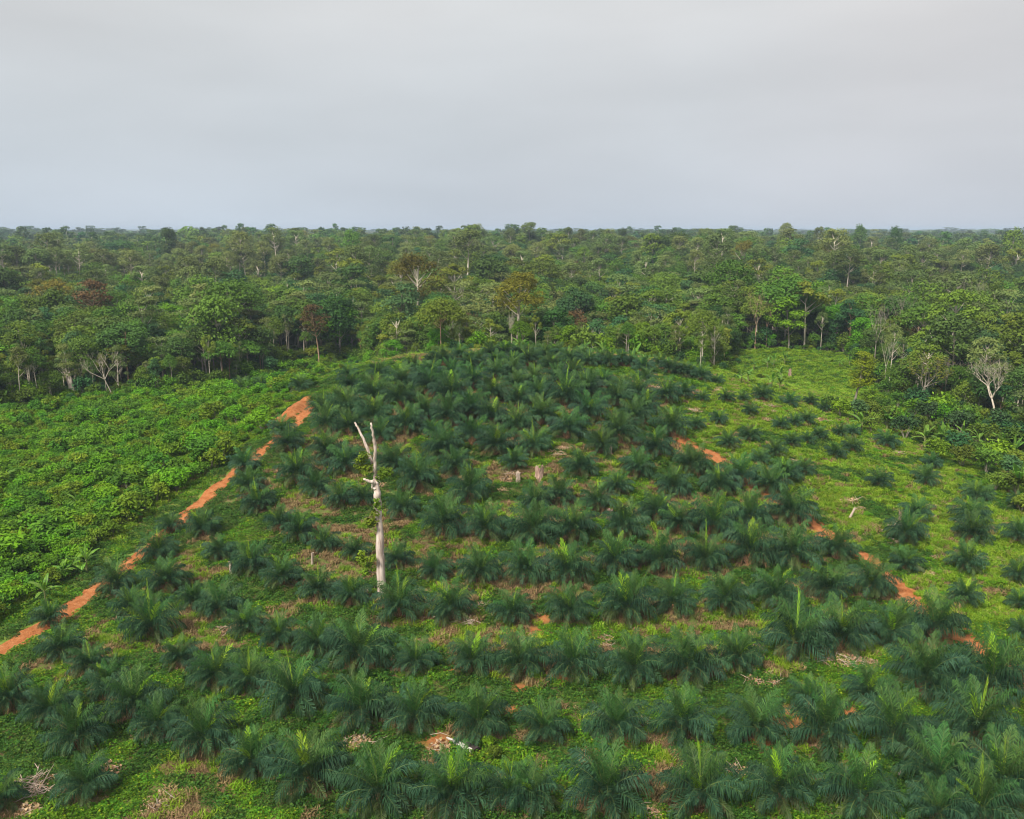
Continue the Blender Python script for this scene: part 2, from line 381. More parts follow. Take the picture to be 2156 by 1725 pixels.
PALM_PX = [(981.7,825.8,54.9),(937.5,823.4,50.1),(602.7,810.3,76.4),(1.2,809.1,29.8),(858.7,809.1,66.8),(451.8,807.9,60.9),(378.9,806.7,66.8),(532.3,806.7,57.3),(698.2,806.7,64.5),(778.7,806.7,59.7),(509.1,804.3,45.4),(1004.3,799.5,66.8),(87.1,797.2,45.4),(935.1,794.8,76.4),(308.5,790,66.8),(251.9,772.1,50.1),(204.1,750.6,52.5),(78.8,748.2,50.1),(822.9,745.8,56.1),(893.3,745.8,64.5),(974.5,745.8,71.6),(615.8,738.7,52.5),(757.9,738.7,51.3),(543,737.5,52.5),(158.8,736.3,39.4),(478,735.1,50.1),(679.1,735.1,54.9),(414.8,727.9,54.9),(359.8,722,56.1),(50.1,720.8,45.4),(133.7,718.4,50.1),(11.9,708.8,39.4),(296.6,708.8,57.3),(808.6,707.6,33.4),(865.9,702.9,39.4),(990,696.9,64.5),(111,694.5,39.4),(924.4,694.5,56.1),(249.5,689.7,45.4),(216.1,685,45.4),(636.1,679,57.3),(686.3,677.8,59.7),(575.3,675.4,52.5),(90.7,673,35.8),(520.4,673,47.7),(414.8,670.6,40.6),(470.9,669.4,46.6),(180.5,666,33.3),(738.1,666,45.9),(358.7,665.9,56.1),(61.8,656.5,38),(316.7,654.9,38),(793.5,653.4,53.8),(841,648.6,53.8),(278.7,645.4,36.4),(890.1,642.3,50.7),(934.4,639.1,44.3),(153.6,637.5,42.8),(1021.5,637.5,26.9),(247,632.8,36.4),(50.7,626.4,28.5),(512.4,621.7,38),(570.9,621.7,44.3),(624.8,620.1,50.7),(452.2,618.5,41.2),(219.3,616.9,36.4),(399.9,616.9,45.9),(131.4,613.8,31.7),(672.3,612.2,41.2),(725.4,610.6,44.3),(194.8,607.4,28.5),(1018.4,607.4,25.3),(776.1,605.9,42.8),(350.8,604.3,33.3),(964.5,604.3,34.8),(825.2,599.5,44.3),(318.3,597.9,36.4),(114,593.2,30.1),(869.5,593.2,45.9),(167.9,590,36.4),(281.9,584.5,36.4),(479.1,582.1,38),(523.4,582.1,41.2),(569.4,582.1,47.5),(1018.4,580.5,28.5),(434.8,577.4,36.4),(251.8,573.4,34.8),(615.3,571,44.3),(659.6,571,44.3),(905.9,571,38),(966.1,571,38),(706.4,567.9,44.3),(398.3,566.3,28.5),(749.2,564.7,45.9),(793.5,564.7,47.5),(158.4,559.9,31.7),(220.1,558.4,31.7),(355.6,558.4,26.9),(836.3,558.4,36.4),(326.2,550.4,30.1),(904.4,542.5,38),(970.9,542.5,34.8),(1016.8,542.5,23.8),(300.9,540.9,31.7),(531.4,540.9,47.5),(485.4,537.8,41.2),(574.1,537.8,41.2),(202.7,536.2,30.1),(442.7,534.6,45.9),(624.8,534.6,41.2),(712.8,534.6,44.3),(171,531.4,23.8),(678.6,531.4,36.4),(280.3,529.8,23.8),(750.8,526.7,42.8),(969.3,523.5,31.7),(790.3,521.9,41.2),(656.5,520.3,36.4),(915.4,520.3,30.1),(403.3,516.9,32.7),(258.8,510.9,29.7),(535.5,508.9,29.7),(596.9,508.9,32.7),(1018.5,508.9,17.8),(341.9,506,32.7),(363.7,505,22.8),(559.3,504,33.6),(975.6,501.3,23.8),(469.2,501,39.6),(315.2,495.1,25.7),(672.7,495.1,32.7),(720.2,495.1,32.7),(247.9,493.1,24.7),(617.6,493.1,27.7),(766.7,493.1,27.7),(418.1,488.2,37.6),(878.9,487.2,22.8),(740,485.2,31.7),(925.4,485.2,23.7),(785.5,483.2,27.7),(298.4,482.2,36.6),(635.4,476.3,26.7),(580,475.3,32.7),(804.3,474.3,22.8),(457.3,473.3,29.7),(392.4,472.3,32.7),(690.5,472.3,33.6),(347.9,471.3,31.7),(244.9,471.3,24.7),(514.7,468.4,26.7),(931.4,468.4,21.8),(759.8,464.4,15.8),(326.1,461.4,29.7),(835.4,458.5,19.8),(444.5,457.5,35.6),(654.9,456.5,30.7),(775.6,456.5,19.8),(534.5,454.5,27.7),(495.9,453.5,33.6),(600.8,453.5,26.7),(287.5,451.6,22.8),(851.2,451.6,21.8),(728.1,448.6,23.7),(885.9,447.6,26.7),(791.4,446.6,19.8),(472.2,443.6,27.7),(807.3,443.6,15.8),(380.5,441.7,22.8),(619.6,441.7,30.7),(748.9,440.7,20.8),(819.1,438.7,17.8),(567.2,437.7,32.7),(839.4,436.7,15.8),(281.6,435.7,19.8),(517.7,435.7,32.7),(432.6,435.7,17.8),(671.7,435.7,28.7),(852.2,435.7,15.8),(407.2,433.7,29.7),(348.8,433.7,23.7),(328.1,431.8,23.7),(780.6,429.8,19.8),(696.5,429.8,12.9),(372.6,425.8,25.7),(794.4,425.8,12.9),(540.5,424.8,29.7),(448.4,424.8,31.7),(494,423.8,27.7),(633.5,423.8,23.7),(718.2,423.8,20.8),(807.3,423.8,19.8),(589.9,421.9,29.7),(426,419.9,26.7),(324.1,417.9,25.7),(471.2,417.9,29.7),(347.9,415.9,29.7),(749.9,415.9,17.8),(646,414,21.8),(823.1,412,17.8),(400.3,408,26.7),(518.7,407,24.7),(563.2,406,31.7),(616.6,406,25.7),(790.5,406,18.8),(810.2,406,16.8),(373.6,405,27.7),(450.4,405,29.7),(494,402.1,28.7),(635.4,402.1,18.8),(666.8,402.1,20.8),(726.1,402.1,17.8),(743,402.1,17.8),(702.4,402.1,12.9),(638.1,401.1,23.7),(762.7,401.1,21.8),(538.5,399.1,22.8),(587,399.1,23.7),(684.6,398.1,15.8),(428,396.1,26.7),(299.4,392.2,17.8),(244.9,392.2,14.8),(622.2,392.2,17.8),(349.8,391.2,17.8),(622.6,390.2,15.8),(515.7,390.2,22.8),(261.8,389.2,11.9),(587,389.2,21.8),(400.3,388.2,23.7),(473.2,388.2,26.7),(602.8,388.2,18.8),(533.5,386.2,21.8),(717.2,384.3,17.8),(558.3,383.3,20.8),(645,382.3,15.8),(700.4,381.3,17.8),(451.4,380.3,19.8),(572.1,380.3,17.8),(423.1,379.3,19.8),(378.5,379.3,16.8),(432.6,379.3,19.8),(495.9,379.3,22.8),(347.9,378.3,14.8),(512.8,378.3,21.8),(690.5,378.3,13.9),(682.6,376.4,14.8),(669.7,373.4,14.8),(551.3,372.4,19.8),(414.1,371.4,14.8),(643,371.4,15.8),(468.2,370.4,16.8),(512.8,370.4,18.8),(660.8,368.4,15.8),(495.9,367.4,17.8),(630.5,367.4,15.8),(433.9,366.5,14.8),(443.5,366.5,18.8),(478.1,366.5,16.8),(528.6,366.5,17.8),(588.9,366.5,16.8),(609.7,366.5,15.8),(620.6,366.5,15.8),(570.1,364.5,16.8),(600.8,364.5,15.8),(581,361.5,14.8),(459.3,359.5,14.8),(546.4,359.5,14.8),(491,358.5,14.8),(557.3,358.5,13.9),(505.8,357.6,13.9),(518.7,357.6,13.9),(533.5,357.6,13.9)]
PALM_PX = [p for p in PALM_PX if p not in ((635.4, 402.1, 18.8), (622.6, 390.2, 15.8))]
PALMS = []
for (px, py, pw) in PALM_PX:
    q = at(px, min(py, 838)); d = float(np.linalg.norm(q - [0, 0, CAM_Z]))
    PALMS.append((q, d, max(4.3, min(7.6, pw * d / FPX * 1.04)), px, py))
PXY = np.array([p[0][:2] for p in PALMS])
SOIL_SPOTS = [(dat(x, y)[:2], r) for x, y, r in [(1640, 1525, 3.0), (1660, 1500, 2.2), (1600, 1570, 2.2), (1790, 1500, 2.0), (1100, 1448, 1.8), (1145, 1298, 1.6), (1125, 1330, 1.8), (1185, 1430, 1.5), (1080, 1500, 1.6), (925, 1560, 2.2), (1710, 1545, 1.8), (1330, 1560, 1.6), (960, 1405, 1.5), (1500, 870, 1.2), (1730, 885, 2.4), (735, 800, 2.2), (1935, 1570, 1.6)]]
def zones(x, y):
    ins = inside(x, y, CLEARED)
    w, e = track_w(y), track_e(y)
    ed = edge_dist(x, y)
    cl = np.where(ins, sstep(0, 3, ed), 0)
    g = cl * np.clip(sstep(1.5, -1.5, x - w) + sstep(-2, 2, x - e) + sstep(232, 250, y), 0, 1)
    s = np.zeros(np.shape(x))
    nn = noise(x, y, 1.3, 71)
    for (c, r) in SOIL_SPOTS:
        s = np.maximum(s, sstep(r * 1.0, r * .3, np.hypot(x - c[0], (y - c[1])) + (nn - .5) * r * .9))
    return cl, g, s
def build_ground():
    gx = np.r_[-np.geomspace(163, 14000, 44)[::-1], np.arange(-160, 160.01, .95), np.geomspace(163, 14000, 44)]
    gy = np.r_[-np.geomspace(30, 600, 6)[::-1], np.arange(-10, 56, 6.), np.arange(58, 365, .95), np.geomspace(368, 34000, 95)]
    X, Y = np.meshgrid(gx, gy); Z = height(X, Y)
    nx, ny = len(gx), len(gy)
    V = np.stack([X, Y, Z], -1).reshape(-1, 3)
    i = np.arange(nx * ny).reshape(ny, nx)
    F = np.stack([i[:-1, :-1], i[:-1, 1:], i[1:, 1:], i[1:, :-1]], -1).reshape(-1, 4)
    me = bpy.data.meshes.new('ground')
    me.vertices.add(len(V)); me.vertices.foreach_set('co', V.ravel())
    me.loops.add(F.size); me.loops.foreach_set('vertex_index', F.ravel().astype(np.int32))
    me.polygons.add(len(F)); me.polygons.foreach_set('loop_start', np.arange(0, F.size, 4, dtype=np.int32))
    me.materials.append(ground_material()); me.update(calc_edges=True)
    me.polygons.foreach_set('use_smooth', np.ones(len(F), bool))
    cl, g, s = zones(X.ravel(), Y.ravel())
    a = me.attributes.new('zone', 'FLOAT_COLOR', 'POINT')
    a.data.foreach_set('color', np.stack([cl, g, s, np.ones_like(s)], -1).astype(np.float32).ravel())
    mesh_obj('ground', me, kind='structure', label='rolling cleared and forested land of the knoll and its valleys')
build_ground()

def soil_material(name, bump=.9):
    m, t, N, L = nodes_of(name)
    tc = N.new('ShaderNodeTexCoord')
    n = N.new('ShaderNodeTexNoise'); n.inputs['Scale'].default_value = 1.1; n.inputs['Detail'].default_value = 9; n.inputs['Roughness'].default_value = .68
    n2 = N.new('ShaderNodeTexNoise'); n2.inputs['Scale'].default_value = 7; n2.inputs['Detail'].default_value = 6
    L.new(tc.outputs['Object'], n.inputs['Vector']); L.new(tc.outputs['Object'], n2.inputs['Vector'])
    r = N.new('ShaderNodeValToRGB'); c = r.color_ramp
    c.elements[0].position, c.elements[0].color = .30, (.24, .080, .026, 1); c.elements[1].position, c.elements[1].color = .72, (.49, .235, .105, 1)
    e = c.elements.new(.48); e.color = (.38, .140, .048, 1)
    L.new(n.outputs[0], r.inputs[0])
    hs = N.new('ShaderNodeHueSaturation'); L.new(r.outputs[0], hs.inputs['Color'])
    mr = N.new('ShaderNodeMapRange'); mr.inputs[1].default_value, mr.inputs[2].default_value, mr.inputs[3].default_value, mr.inputs[4].default_value = .3, .7, .75, 1.2
    L.new(n2.outputs[0], mr.inputs[0]); L.new(mr.outputs[0], hs.inputs['Value'])
    mr.inputs[3].default_value, mr.inputs[4].default_value = .62, 1.25
    p = N.new('ShaderNodeBsdfPrincipled'); p.inputs['Roughness'].default_value = .95; p.inputs['Specular IOR Level'].default_value = .1
    L.new(hs.outputs[0], p.inputs['Base Color'])
    bp = N.new('ShaderNodeBump'); bp.inputs['Strength'].default_value = bump; bp.inputs['Distance'].default_value = .15
    L.new(n2.outputs[0], bp.inputs['Height']); L.new(bp.outputs[0], p.inputs['Normal'])
    o = N.new('ShaderNodeOutputMaterial'); L.new(p.outputs[0], o.inputs['Surface'])
    return m
M_SOIL = soil_material('orange_clay')
def build_track(name, pts, width, label, seed):
    rng = np.random.default_rng(seed)
    P = np.array([p[:2] for p in pts]); seg = np.r_[0, np.cumsum(np.hypot(*np.diff(P, axis=0).T))]
    s = np.arange(0, seg[-1], .8); C = np.stack([np.interp(s, seg, P[:, 0]), np.interp(s, seg, P[:, 1])], 1)
    for _ in range(6): C[1:-1] = (C[:-2] + 2 * C[1:-1] + C[2:]) / 4
    T = np.gradient(C, axis=0); T /= np.linalg.norm(T, axis=1)[:, None]; Nn = np.stack([-T[:, 1], T[:, 0]], 1)
    K = 9; V = []
    wl = width * (.5 + .22 * (noise(s, s * 0, 3.1, seed) - .5) + .14 * (noise(s, s * 0, .9, seed + 1) - .5)); wr = width * (.5 + .22 * (noise(s, s * 0, 2.7, seed + 2) - .5) + .14 * (noise(s, s * 0, .9, seed + 3) - .5))
    for k in range(len(s)):
        for j in range(K):
            u = j / (K - 1) * 2 - 1
            q = C[k] + Nn[k] * u * (wl[k] if u > 0 else wr[k])
            rut = -.05 * math.exp(-((abs(u) - .5) / .16) ** 2)
            V.append((q[0], q[1], float(height(q[0], q[1])) + .09 + rut - .10 * abs(u) ** 6 + .03 * rng.random()))
    F = [(k * K + j, k * K + j + 1, (k + 1) * K + j + 1, (k + 1) * K + j) for k in range(len(s) - 1) for j in range(K - 1)]
    b = Build(); b.add(V, F)
    mesh_obj(name, b.mesh(name, [M_SOIL], True), kind='structure', label=label)
build_track('dirt_track', TRACK_WEST, 3.1, 'orange clay track between the palms and the shrub field', 31)
build_track('dirt_track', TRACK_EAST, 4.8, 'orange clay track between the palms and the grassy slope', 41)
# the raw cut bank beside the upper end of the western track
def build_bank():
    rng = np.random.default_rng(5)
    foot = np.array([dat(*p)[:2] for p in [(588, 905), (612, 890), (640, 868), (658, 848), (672, 832)]])
    s = np.linspace(0, 1, 26); C = np.stack([np.interp(s, np.linspace(0, 1, 5), foot[:, 0]), np.interp(s, np.linspace(0, 1, 5), foot[:, 1])], 1)
    T = np.gradient(C, axis=0); T /= np.linalg.norm(T, axis=1)[:, None]
    out = np.stack([-T[:, 1], T[:, 0]], 1); out = out * np.sign(out[:, :1] * -1)      # away from the palms
    V = []; K = 9
    for k in range(26):
        hh = 1.7 * math.sin(math.pi * (.1 + .86 * s[k])) ** .7 * (.9 + .2 * rng.random())
        for j in range(K):
            u = j / (K - 1)
            q = C[k] + out[k] * (-.2 + 4.6 * u) + rng.normal(size=2) * .06
            prof = sstep(0, .7, u) * (1 - sstep(.8, 1.0, u))
            V.append((q[0], q[1], float(height(*q)) - .12 + hh * prof + .12 * rng.random() * (0 < j < K - 1)))
    F = [(k * K + j, k * K + j + 1, (k + 1) * K + j + 1, (k + 1) * K + j) for k in range(25) for j in range(K - 1)]
    b = Build(); b.add(V, F)
    mesh_obj('earth_bank', b.mesh('earth_bank', [M_SOIL], True), kind='structure', label='raw orange cut bank beside the upper track')
build_bank()
# ------------------------------------------------------------------ oil palms
def frond_mesh(name, theta0, bend, L, seed, mat, npin=40, open_=1.0, pin=1.15, rach=None, wleaf=.066, droop=.72):
    rng = np.random.default_rng(seed); b = Build()
    n = 11; s = np.linspace(0, 1, n)
    ang = math.radians(theta0) + math.radians(bend) * s ** 1.25
    step = L / (n - 1)
    x = np.r_[0, np.cumsum(np.sin((ang[1:] + ang[:-1]) / 2) * step)]; z = np.r_[0, np.cumsum(np.cos((ang[1:] + ang[:-1]) / 2) * step)]
    yy = .10 * np.sin(s * 2.2 + seed) * s
    C = np.stack([x, yy, z], 1)
    b.tube(C, np.linspace(.045, .006, n), 3, 1, rng.random(), cap=False)
    quads, tris, tq, tt = [], [], [], []
    for side in (-1, 1):
        for k in range(npin):
            f = .17 + .83 * (k + rng.random() * .6) / npin
            if f > .995: continue
            p = np.array([np.interp(f, s, C[:, i]) for i in range(3)])
            a = np.interp(f, s, ang); T = np.array([math.sin(a), 0, math.cos(a)]); U = np.array([-math.cos(a), 0, math.sin(a)])
            ll = L * .27 * pin * (.45 + .55 * math.sin(math.pi * min(1, (f - .10) / .92) ** .8)) * (.9 + .2 * rng.random())
            if f > .8: ll *= 1 - (f - .8) * 1.9
            al = math.radians((62 - 32 * f) * open_ + rng.normal() * 4)
            up = (.25 + .38 * rng.normal()) * open_
            D = T * math.cos(al) + np.array([0, side, 0]) * math.sin(al) + U * up * .6; D /= np.linalg.norm(D)
            w = T * wleaf * .5 * (1 if ll > .3 else .7)
            mid = p + D * ll * .55 - np.array([0, 0, .05 * ll * droop])
            tip = p + D * ll * .96 - np.array([0, 0, ll * droop * (.6 + .5 * rng.random())]) * open_
            quads.append([p - w * .5, p + w * .5, mid + w, mid - w]); tq.append(rng.random())
            tris.append([mid - w, mid + w, tip]); tt.append(tq[-1])
    b.quads(np.array(quads), 0, np.array(tq) * .92 + (rng.random() * .07))
    b.add(np.array(tris).reshape(-1, 3), [(3 * i, 3 * i + 1, 3 * i + 2) for i in range(len(tris))], 0, np.array(tt) * .92)
    return b.mesh(name, [mat, rach or M_RACHIS])
FR = {}
def kinds(key, specs, mat, **kw):
    FR[key] = [frond_mesh('frond_' + key, t, bd, L, 100 * len(FR) + i, mat, **kw) for i, (t, bd, L) in enumerate(specs)]
kinds('young', [(10, 40, 3.6), (16, 48, 3.7), (8, 30, 3.5), (20, 54, 3.7)], M_FRESH)
kinds('mid', [(26, 66, 3.6), (32, 68, 3.6), (38, 70, 3.5), (30, 80, 3.6)], M_FROND)
kinds('outer', [(46, 78, 3.3), (52, 78, 3.2), (58, 74, 3.2), (48, 86, 3.3)], M_FROND)
kinds('old', [(70, 68, 2.9), (78, 58, 2.8), (84, 50, 2.6)], M_OLDFR)
kinds('dead', [(98, 44, 2.6), (108, 38, 2.5)], M_DEADFR, npin=26, wleaf=.05)
kinds('spear', [(3, 8, 3.7), (6, 16, 3.5), (2, 5, 3.9)], M_SPEAR, open_=.20, npin=24, pin=.7, droop=.0, wleaf=.13)
kinds('lime', [(10, 16, 3.5), (24, 26, 3.3), (16, 34, 3.6)], M_SPEAR, open_=.60, npin=32, pin=1.05, droop=.3, wleaf=.09)
def boot_mesh(seed):
    rng = np.random.default_rng(seed); b = Build()
    h = .75
    b.tube([(0, 0, -.4), (0, 0, .1), (0, 0, .45), (0, 0, h), (0, 0, h + .25)], [.34, .40, .40, .30, .12], 9, 0, .5, wob=.25, rng=rng)
    for k in range(26):
        a = k * 2.4 + rng.random() * .3; z = .02 + .6 * (k / 26); r = .34
        o = np.array([math.cos(a), math.sin(a), 0]); l = .30 + .22 * rng.random()
        b.tube([o * r + (0, 0, z), o * (r + l * .55) + (0, 0, z + l * .55), o * (r + l * .8) + (0, 0, z + l * 1.0)], [.07, .05, .03], 4, 1, rng.random())
    return b.mesh('palm_trunk', [M_BOOT, M_STUB])
BOOTS = [boot_mesh(i) for i in range(4)]
def arrangement(rng, spear, lime, young):
    """frond kind, variant, azimuth, tilt, scale for one palm crown"""
    out = []; a = rng.random() * 6.28; g = 2.39996
    def ring(key, n, sc0, sc1, tilt):
        nonlocal a
        for _ in range(n):
            a += g + rng.normal() * .14
            out.append((key, int(rng.integers(len(FR[key]))), a, rng.normal() * tilt, sc0 + (sc1 - sc0) * rng.random()))
    if spear: ring('spear', 1, .85, 1.15, .06)
    if lime: ring('lime', lime + int(rng.random() < .2), .74, .98, .09)
    ring('young', 7, .88, 1.06, .07)
    ring('mid', 10, .92, 1.08, .08)
    ring('outer', 11, .9, 1.06, .08)
    ring('old', 6 if not young else 3, .85, 1.05, .08)
    if rng.random() < .55: ring('dead', int(rng.integers(1, 4)), .85, 1.05, .1)
    return out
def frond_matrix(az, tilt, sc, z):
    return Matrix.Translation((0, 0, z)) @ Matrix.Rotation(az, 4, 'Z') @ Matrix.Rotation(tilt, 4, 'Y') @ Matrix.Diagonal((sc, sc * random.Random(int(az * 1e4)).choice((-1, 1)), sc, 1))
PART = {'spear': 'spear_leaf', 'lime': 'young_frond', 'young': 'frond', 'mid': 'frond', 'outer': 'frond', 'old': 'frond', 'dead': 'dead_frond'}
def joined_crown(arr, z=.85):
    b = Build(); mats = [M_FROND, M_RACHIS, M_OLDFR, M_FRESH, M_DEADFR]
    for key, var, az, tilt, sc in arr:
        if key in ('spear', 'lime'): continue
        me = FR[key][var]; mtx = np.array(frond_matrix(az, tilt, sc, z))
        V = np.empty(len(me.vertices) * 3); me.vertices.foreach_get('co', V); V = V.reshape(-1, 3) @ mtx[:3, :3].T + mtx[:3, 3]
        F = [tuple(p.vertices) for p in me.polygons]; t = np.empty(len(F), np.float32); me.attributes['tint'].data.foreach_get('value', t)
        mi = np.empty(len(F), np.int32); me.polygons.foreach_get('material_index', mi)
        base = b.n; b.v.append(V); b.n += len(V); b.f += [tuple(i + base for i in f) for f in F]
        b.m += [1 if i else {'old': 2, 'young': 3, 'dead': 4}.get(key, 0) for i in mi]; b.t += list(t)
    return b.mesh('palm_fronds', mats)
_rg = np.random.default_rng(77)
FAR_CROWNS = [joined_crown(arrangement(_rg, False, 0, i % 2)) for i in range(6)]
DEAD_FOOT = dat(803, 1256)
STUMP_FOOT = at((1600 + 1135 / 2.695) / 3.75, (1300 + 1345 / 2.695) / 3.75)
def cpx(ox, oy, s, x, y): return at((ox + x / s) / 3.75, (oy + y / s) / 3.75)
LANDMARKS = [(cpx(960, 2300, 2.234, 1700, 1120), 6.0, 'beside the bleached white log'), (cpx(0, 1500, 1.684, 1462, 1100), 5.5, 'beside the straight pale snag post'), (cpx(0, 1500, 1.684, 1972, 1050), 5.0, 'beside the slim bleached snag post'),
    (cpx(1600, 1300, 2.695, 1855, 1090), 6.0, 'beside the split tan stump'), (cpx(1600, 1300, 2.695, 1850, 1760), 5.0, 'beside the half-hidden rosy stump'), (cpx(2560, 1500, 1.684, 1050, 755), 7.0, 'near the leaning tan snag'), (cpx(2560, 1500, 1.684, 1340, 800), 7.0, 'near the log pile on the grass slope'),
    (dat(620, 885), 9.0, 'below the raw orange cut bank'), (dat(1640, 1525), 5.5, 'on the bare orange soil patch'), (cpx(0, 2300, 2.234, 290, 1450), 9.0, 'beside the heap of bare grey sticks'), (cpx(1280, 1500, 1.684, 1040, 520), 6.0, 'beside the dead leaves by the stumps'), (cpx(2880, 2300, 2.234, 1110, 1400), 6.0, 'around the short tan stick'), (cpx(1280, 1500, 1.684, 620, 1373), 5.0, 'above the thin pale pole')]
def palm_place(q):
    x, y = q[0], q[1]
    if math.hypot(x - DEAD_FOOT[0], y - DEAD_FOOT[1]) < 7.5: return 'growing at the foot of the tall dead trunk'
    if math.hypot(x - STUMP_FOOT[0], y - STUMP_FOOT[1]) < 7.5: return 'growing beside the broken red stump'
    for (m, rad, words) in LANDMARKS:
        if math.hypot(x - m[0], y - m[1]) < rad: return words
    if x > track_e(y) + 4 and y < 232:
        return 'on the grass slope beyond the east track' if y < 205 else 'on the rough grass below the forest clearing'
    if x < track_w(y) - 3: return 'among the scrub beyond the west track'
    if abs(x - track_w(y)) < 6.5 and y < 200: return 'lining the orange track by the shrub field'
    if abs(x - track_e(y)) < 6.5 and 85 < y < 190: return 'lining the orange track by the grassy slope'
    side = 'western' if x < -22 else ('eastern' if x > 24 else 'middle')
    if y > 205: return 'on the %s hilltop' % side
    if y > 160: return 'on the %s upper terraces' % side
    if y > 120: return 'on the %s mid-slope terraces' % side
    if y > 92: return 'on the %s lower terraces' % side
    return 'on the %s lowest terrace' % side
PALM_GROUP = 'oil palms of the plantation'
for i, (q, d, wd, px, py) in enumerate(PALMS):
    rng = np.random.default_rng(9000 + i)
    spear = rng.random() < .55; lime = int(rng.random() < .70); young = wd < 4.9
    look = {(1, 1): 'with yellow-green spear and frond', (1, 0): 'with upright yellow-green spear', (0, 1): 'with one lime young frond', (0, 0): 'with all-dark fronds'}[(int(spear), lime)]
    size = 'large ' if wd > 6.5 else ('small ' if wd < 4.9 else '')
    sc = wd / 5.35 * (1.0 + .2 * float(sstep(150, 190, d))) * ((.8 if q[1] < 185 else .68) if q[0] > track_e(q[1]) + 4 else 1.0) * (.9 + .2 * rng.random())
    p = thing('oil_palm', '%soil palm %s %s' % (size, look, palm_place(q)), 'palm', q, rng.random() * 6.28, (sc, sc, sc * (1.02 + .22 * rng.random())), PALM_GROUP)
    p.rotation_euler = (rng.normal() * .055, rng.normal() * .055, rng.random() * 6.28)
    mesh_obj('trunk', BOOTS[i % 4], p)
    arr = arrangement(rng, spear, lime, young)
    if d < 168:
        for key, var, az, tilt, s in arr:
            o = mesh_obj(PART[key], FR[key][var], p); o.matrix_local = frond_matrix(az, tilt, s, .85)
    else:
        o = mesh_obj('frond_crown', FAR_CROWNS[i % 6], p, kind='stuff'); o.rotation_euler = (rng.normal() * .05, rng.normal() * .05, rng.random() * 6.28)
        for key, var, az, tilt, s in arr:
            if key in ('spear', 'lime'):
                o = mesh_obj(PART[key], FR[key][var], p); o.matrix_local = frond_matrix(az, tilt, s, .85)

# ------------------------------------------------------------------ the tall dead tree
def leafy(b, c, r, n, size, rng, mat=0, flat=.7):
    d = rng.normal(size=(n, 3)); d /= np.linalg.norm(d, axis=1)[:, None]
    rr = rng.random(n) ** .45
    P = np.asarray(c) + d * (rr * r)[:, None] * [1, 1, flat]
    b.leaves(P, d * .5 + [0, 0, .8] + rng.normal(size=(n, 3)) * .5, size * (.7 + .6 * rng.random(n)), rng, mat, droop=.15)
def dead_tree():
    y0 = DEAD_FOOT[1]; rng = np.random.default_rng(3)
    def pt(cx, cy, dy=0.0):
        p = on_plane((1250 + cx / 2.3) / 3.75, (1550 + cy / 2.3) / 3.75, y0); return p - DEAD_FOOT + [0, dy, 0]
    k = 1 / 2.3 / 3.75 * float(np.linalg.norm(DEAD_FOOT - [0, 0, CAM_Z])) / FPX
    root = thing('dead_tree', 'tall pale dead trunk with forked bare top and clinging leafy sprouts', 'dead tree', DEAD_FOOT)
    def limb(pts, dys, mat=0, b=None, sides=11):
        P = np.array([pt(x, y, dy) for (x, y, w), dy in zip(pts, dys)]); r = np.array([w * k * .56 for _, _, w in pts])
        t = np.linspace(0, 1, len(P)); tt = np.linspace(0, 1, len(P) * 4)
        P2 = np.stack([np.interp(tt, t, P[:, i]) for i in range(3)], 1); P2[1:-1] += rng.normal(size=P2[1:-1].shape) * .035
        b.tube(P2, np.interp(tt, t, r) * (1 + .05 * rng.normal(size=len(tt))), sides, 0, .5, wob=.16, rng=rng)
    b = Build()
    limb([(418, 1640, 70), (415, 1590, 66), (412, 1450, 62), (405, 1200, 58), (400, 1000, 48), (390, 880, 46), (378, 740, 52), (374, 660, 48), (362, 600, 36), (356, 540, 24)], [0, 0, 0, .1, .2, .2, .25, .3, .3, .3], b=b, sides=14)
    mesh_obj('trunk', b.mesh('dead_trunk', [M_DEAD], True), root)
    for pts, dys in (([(354, 560, 24), (360, 500, 22), (356, 400, 24), (368, 310, 21), (366, 240, 25), (352, 160, 18), (338, 62, 12)], [.3, .1, -.2, -.6, -.8, -1.2, -1.6]),
                     ([(350, 505, 20), (320, 415, 20), (277, 300, 22), (240, 230, 18), (190, 140, 15), (162, 108, 13)], [.2, .5, .9, 1.2, 1.7, 2.0]),
                     ([(372, 604, 30), (330, 588, 26), (268, 556, 13)], [.2, -.3, -.8]),
                     ([(362, 650, 18), (334, 640, 13), (332, 600, 10), (345, 570, 8)], [0, -.2, -.3, -.2])):
        b = Build(); limb(pts, dys, b=b, sides=9); mesh_obj('limb', b.mesh('dead_limb', [M_DEAD], True), root)
    for cx, cy, r, n, dy in ((250, 440, 85, 330, -.3), (430, 515, 80, 300, -.4), (390, 790, 48, 130, -.7), (330, 910, 72, 260, -.3), (318, 1230, 66, 220, -.5), (300, 1340, 60, 160, -.3)):
        b = Build()
        for j in range(5):
            leafy(b, pt(cx + rng.normal() * r * .45, cy + rng.normal() * r * .35, dy + rng.normal() * .5), r * k * .6, n // 3, .42, rng)
            b.tube([pt(372 + (cx > 372) * 6, cy + 40, .1), pt((cx + 372) / 2, cy + 25, dy), pt(cx + rng.normal() * r * .5, cy + rng.normal() * r * .3, dy)], [.06, .035, .015], 4, 1, .5)
        mesh_obj('leafy_sprout', b.mesh('leafy_sprout', [M_SHRUB[2], BARKS[1]]), root)
dead_tree()

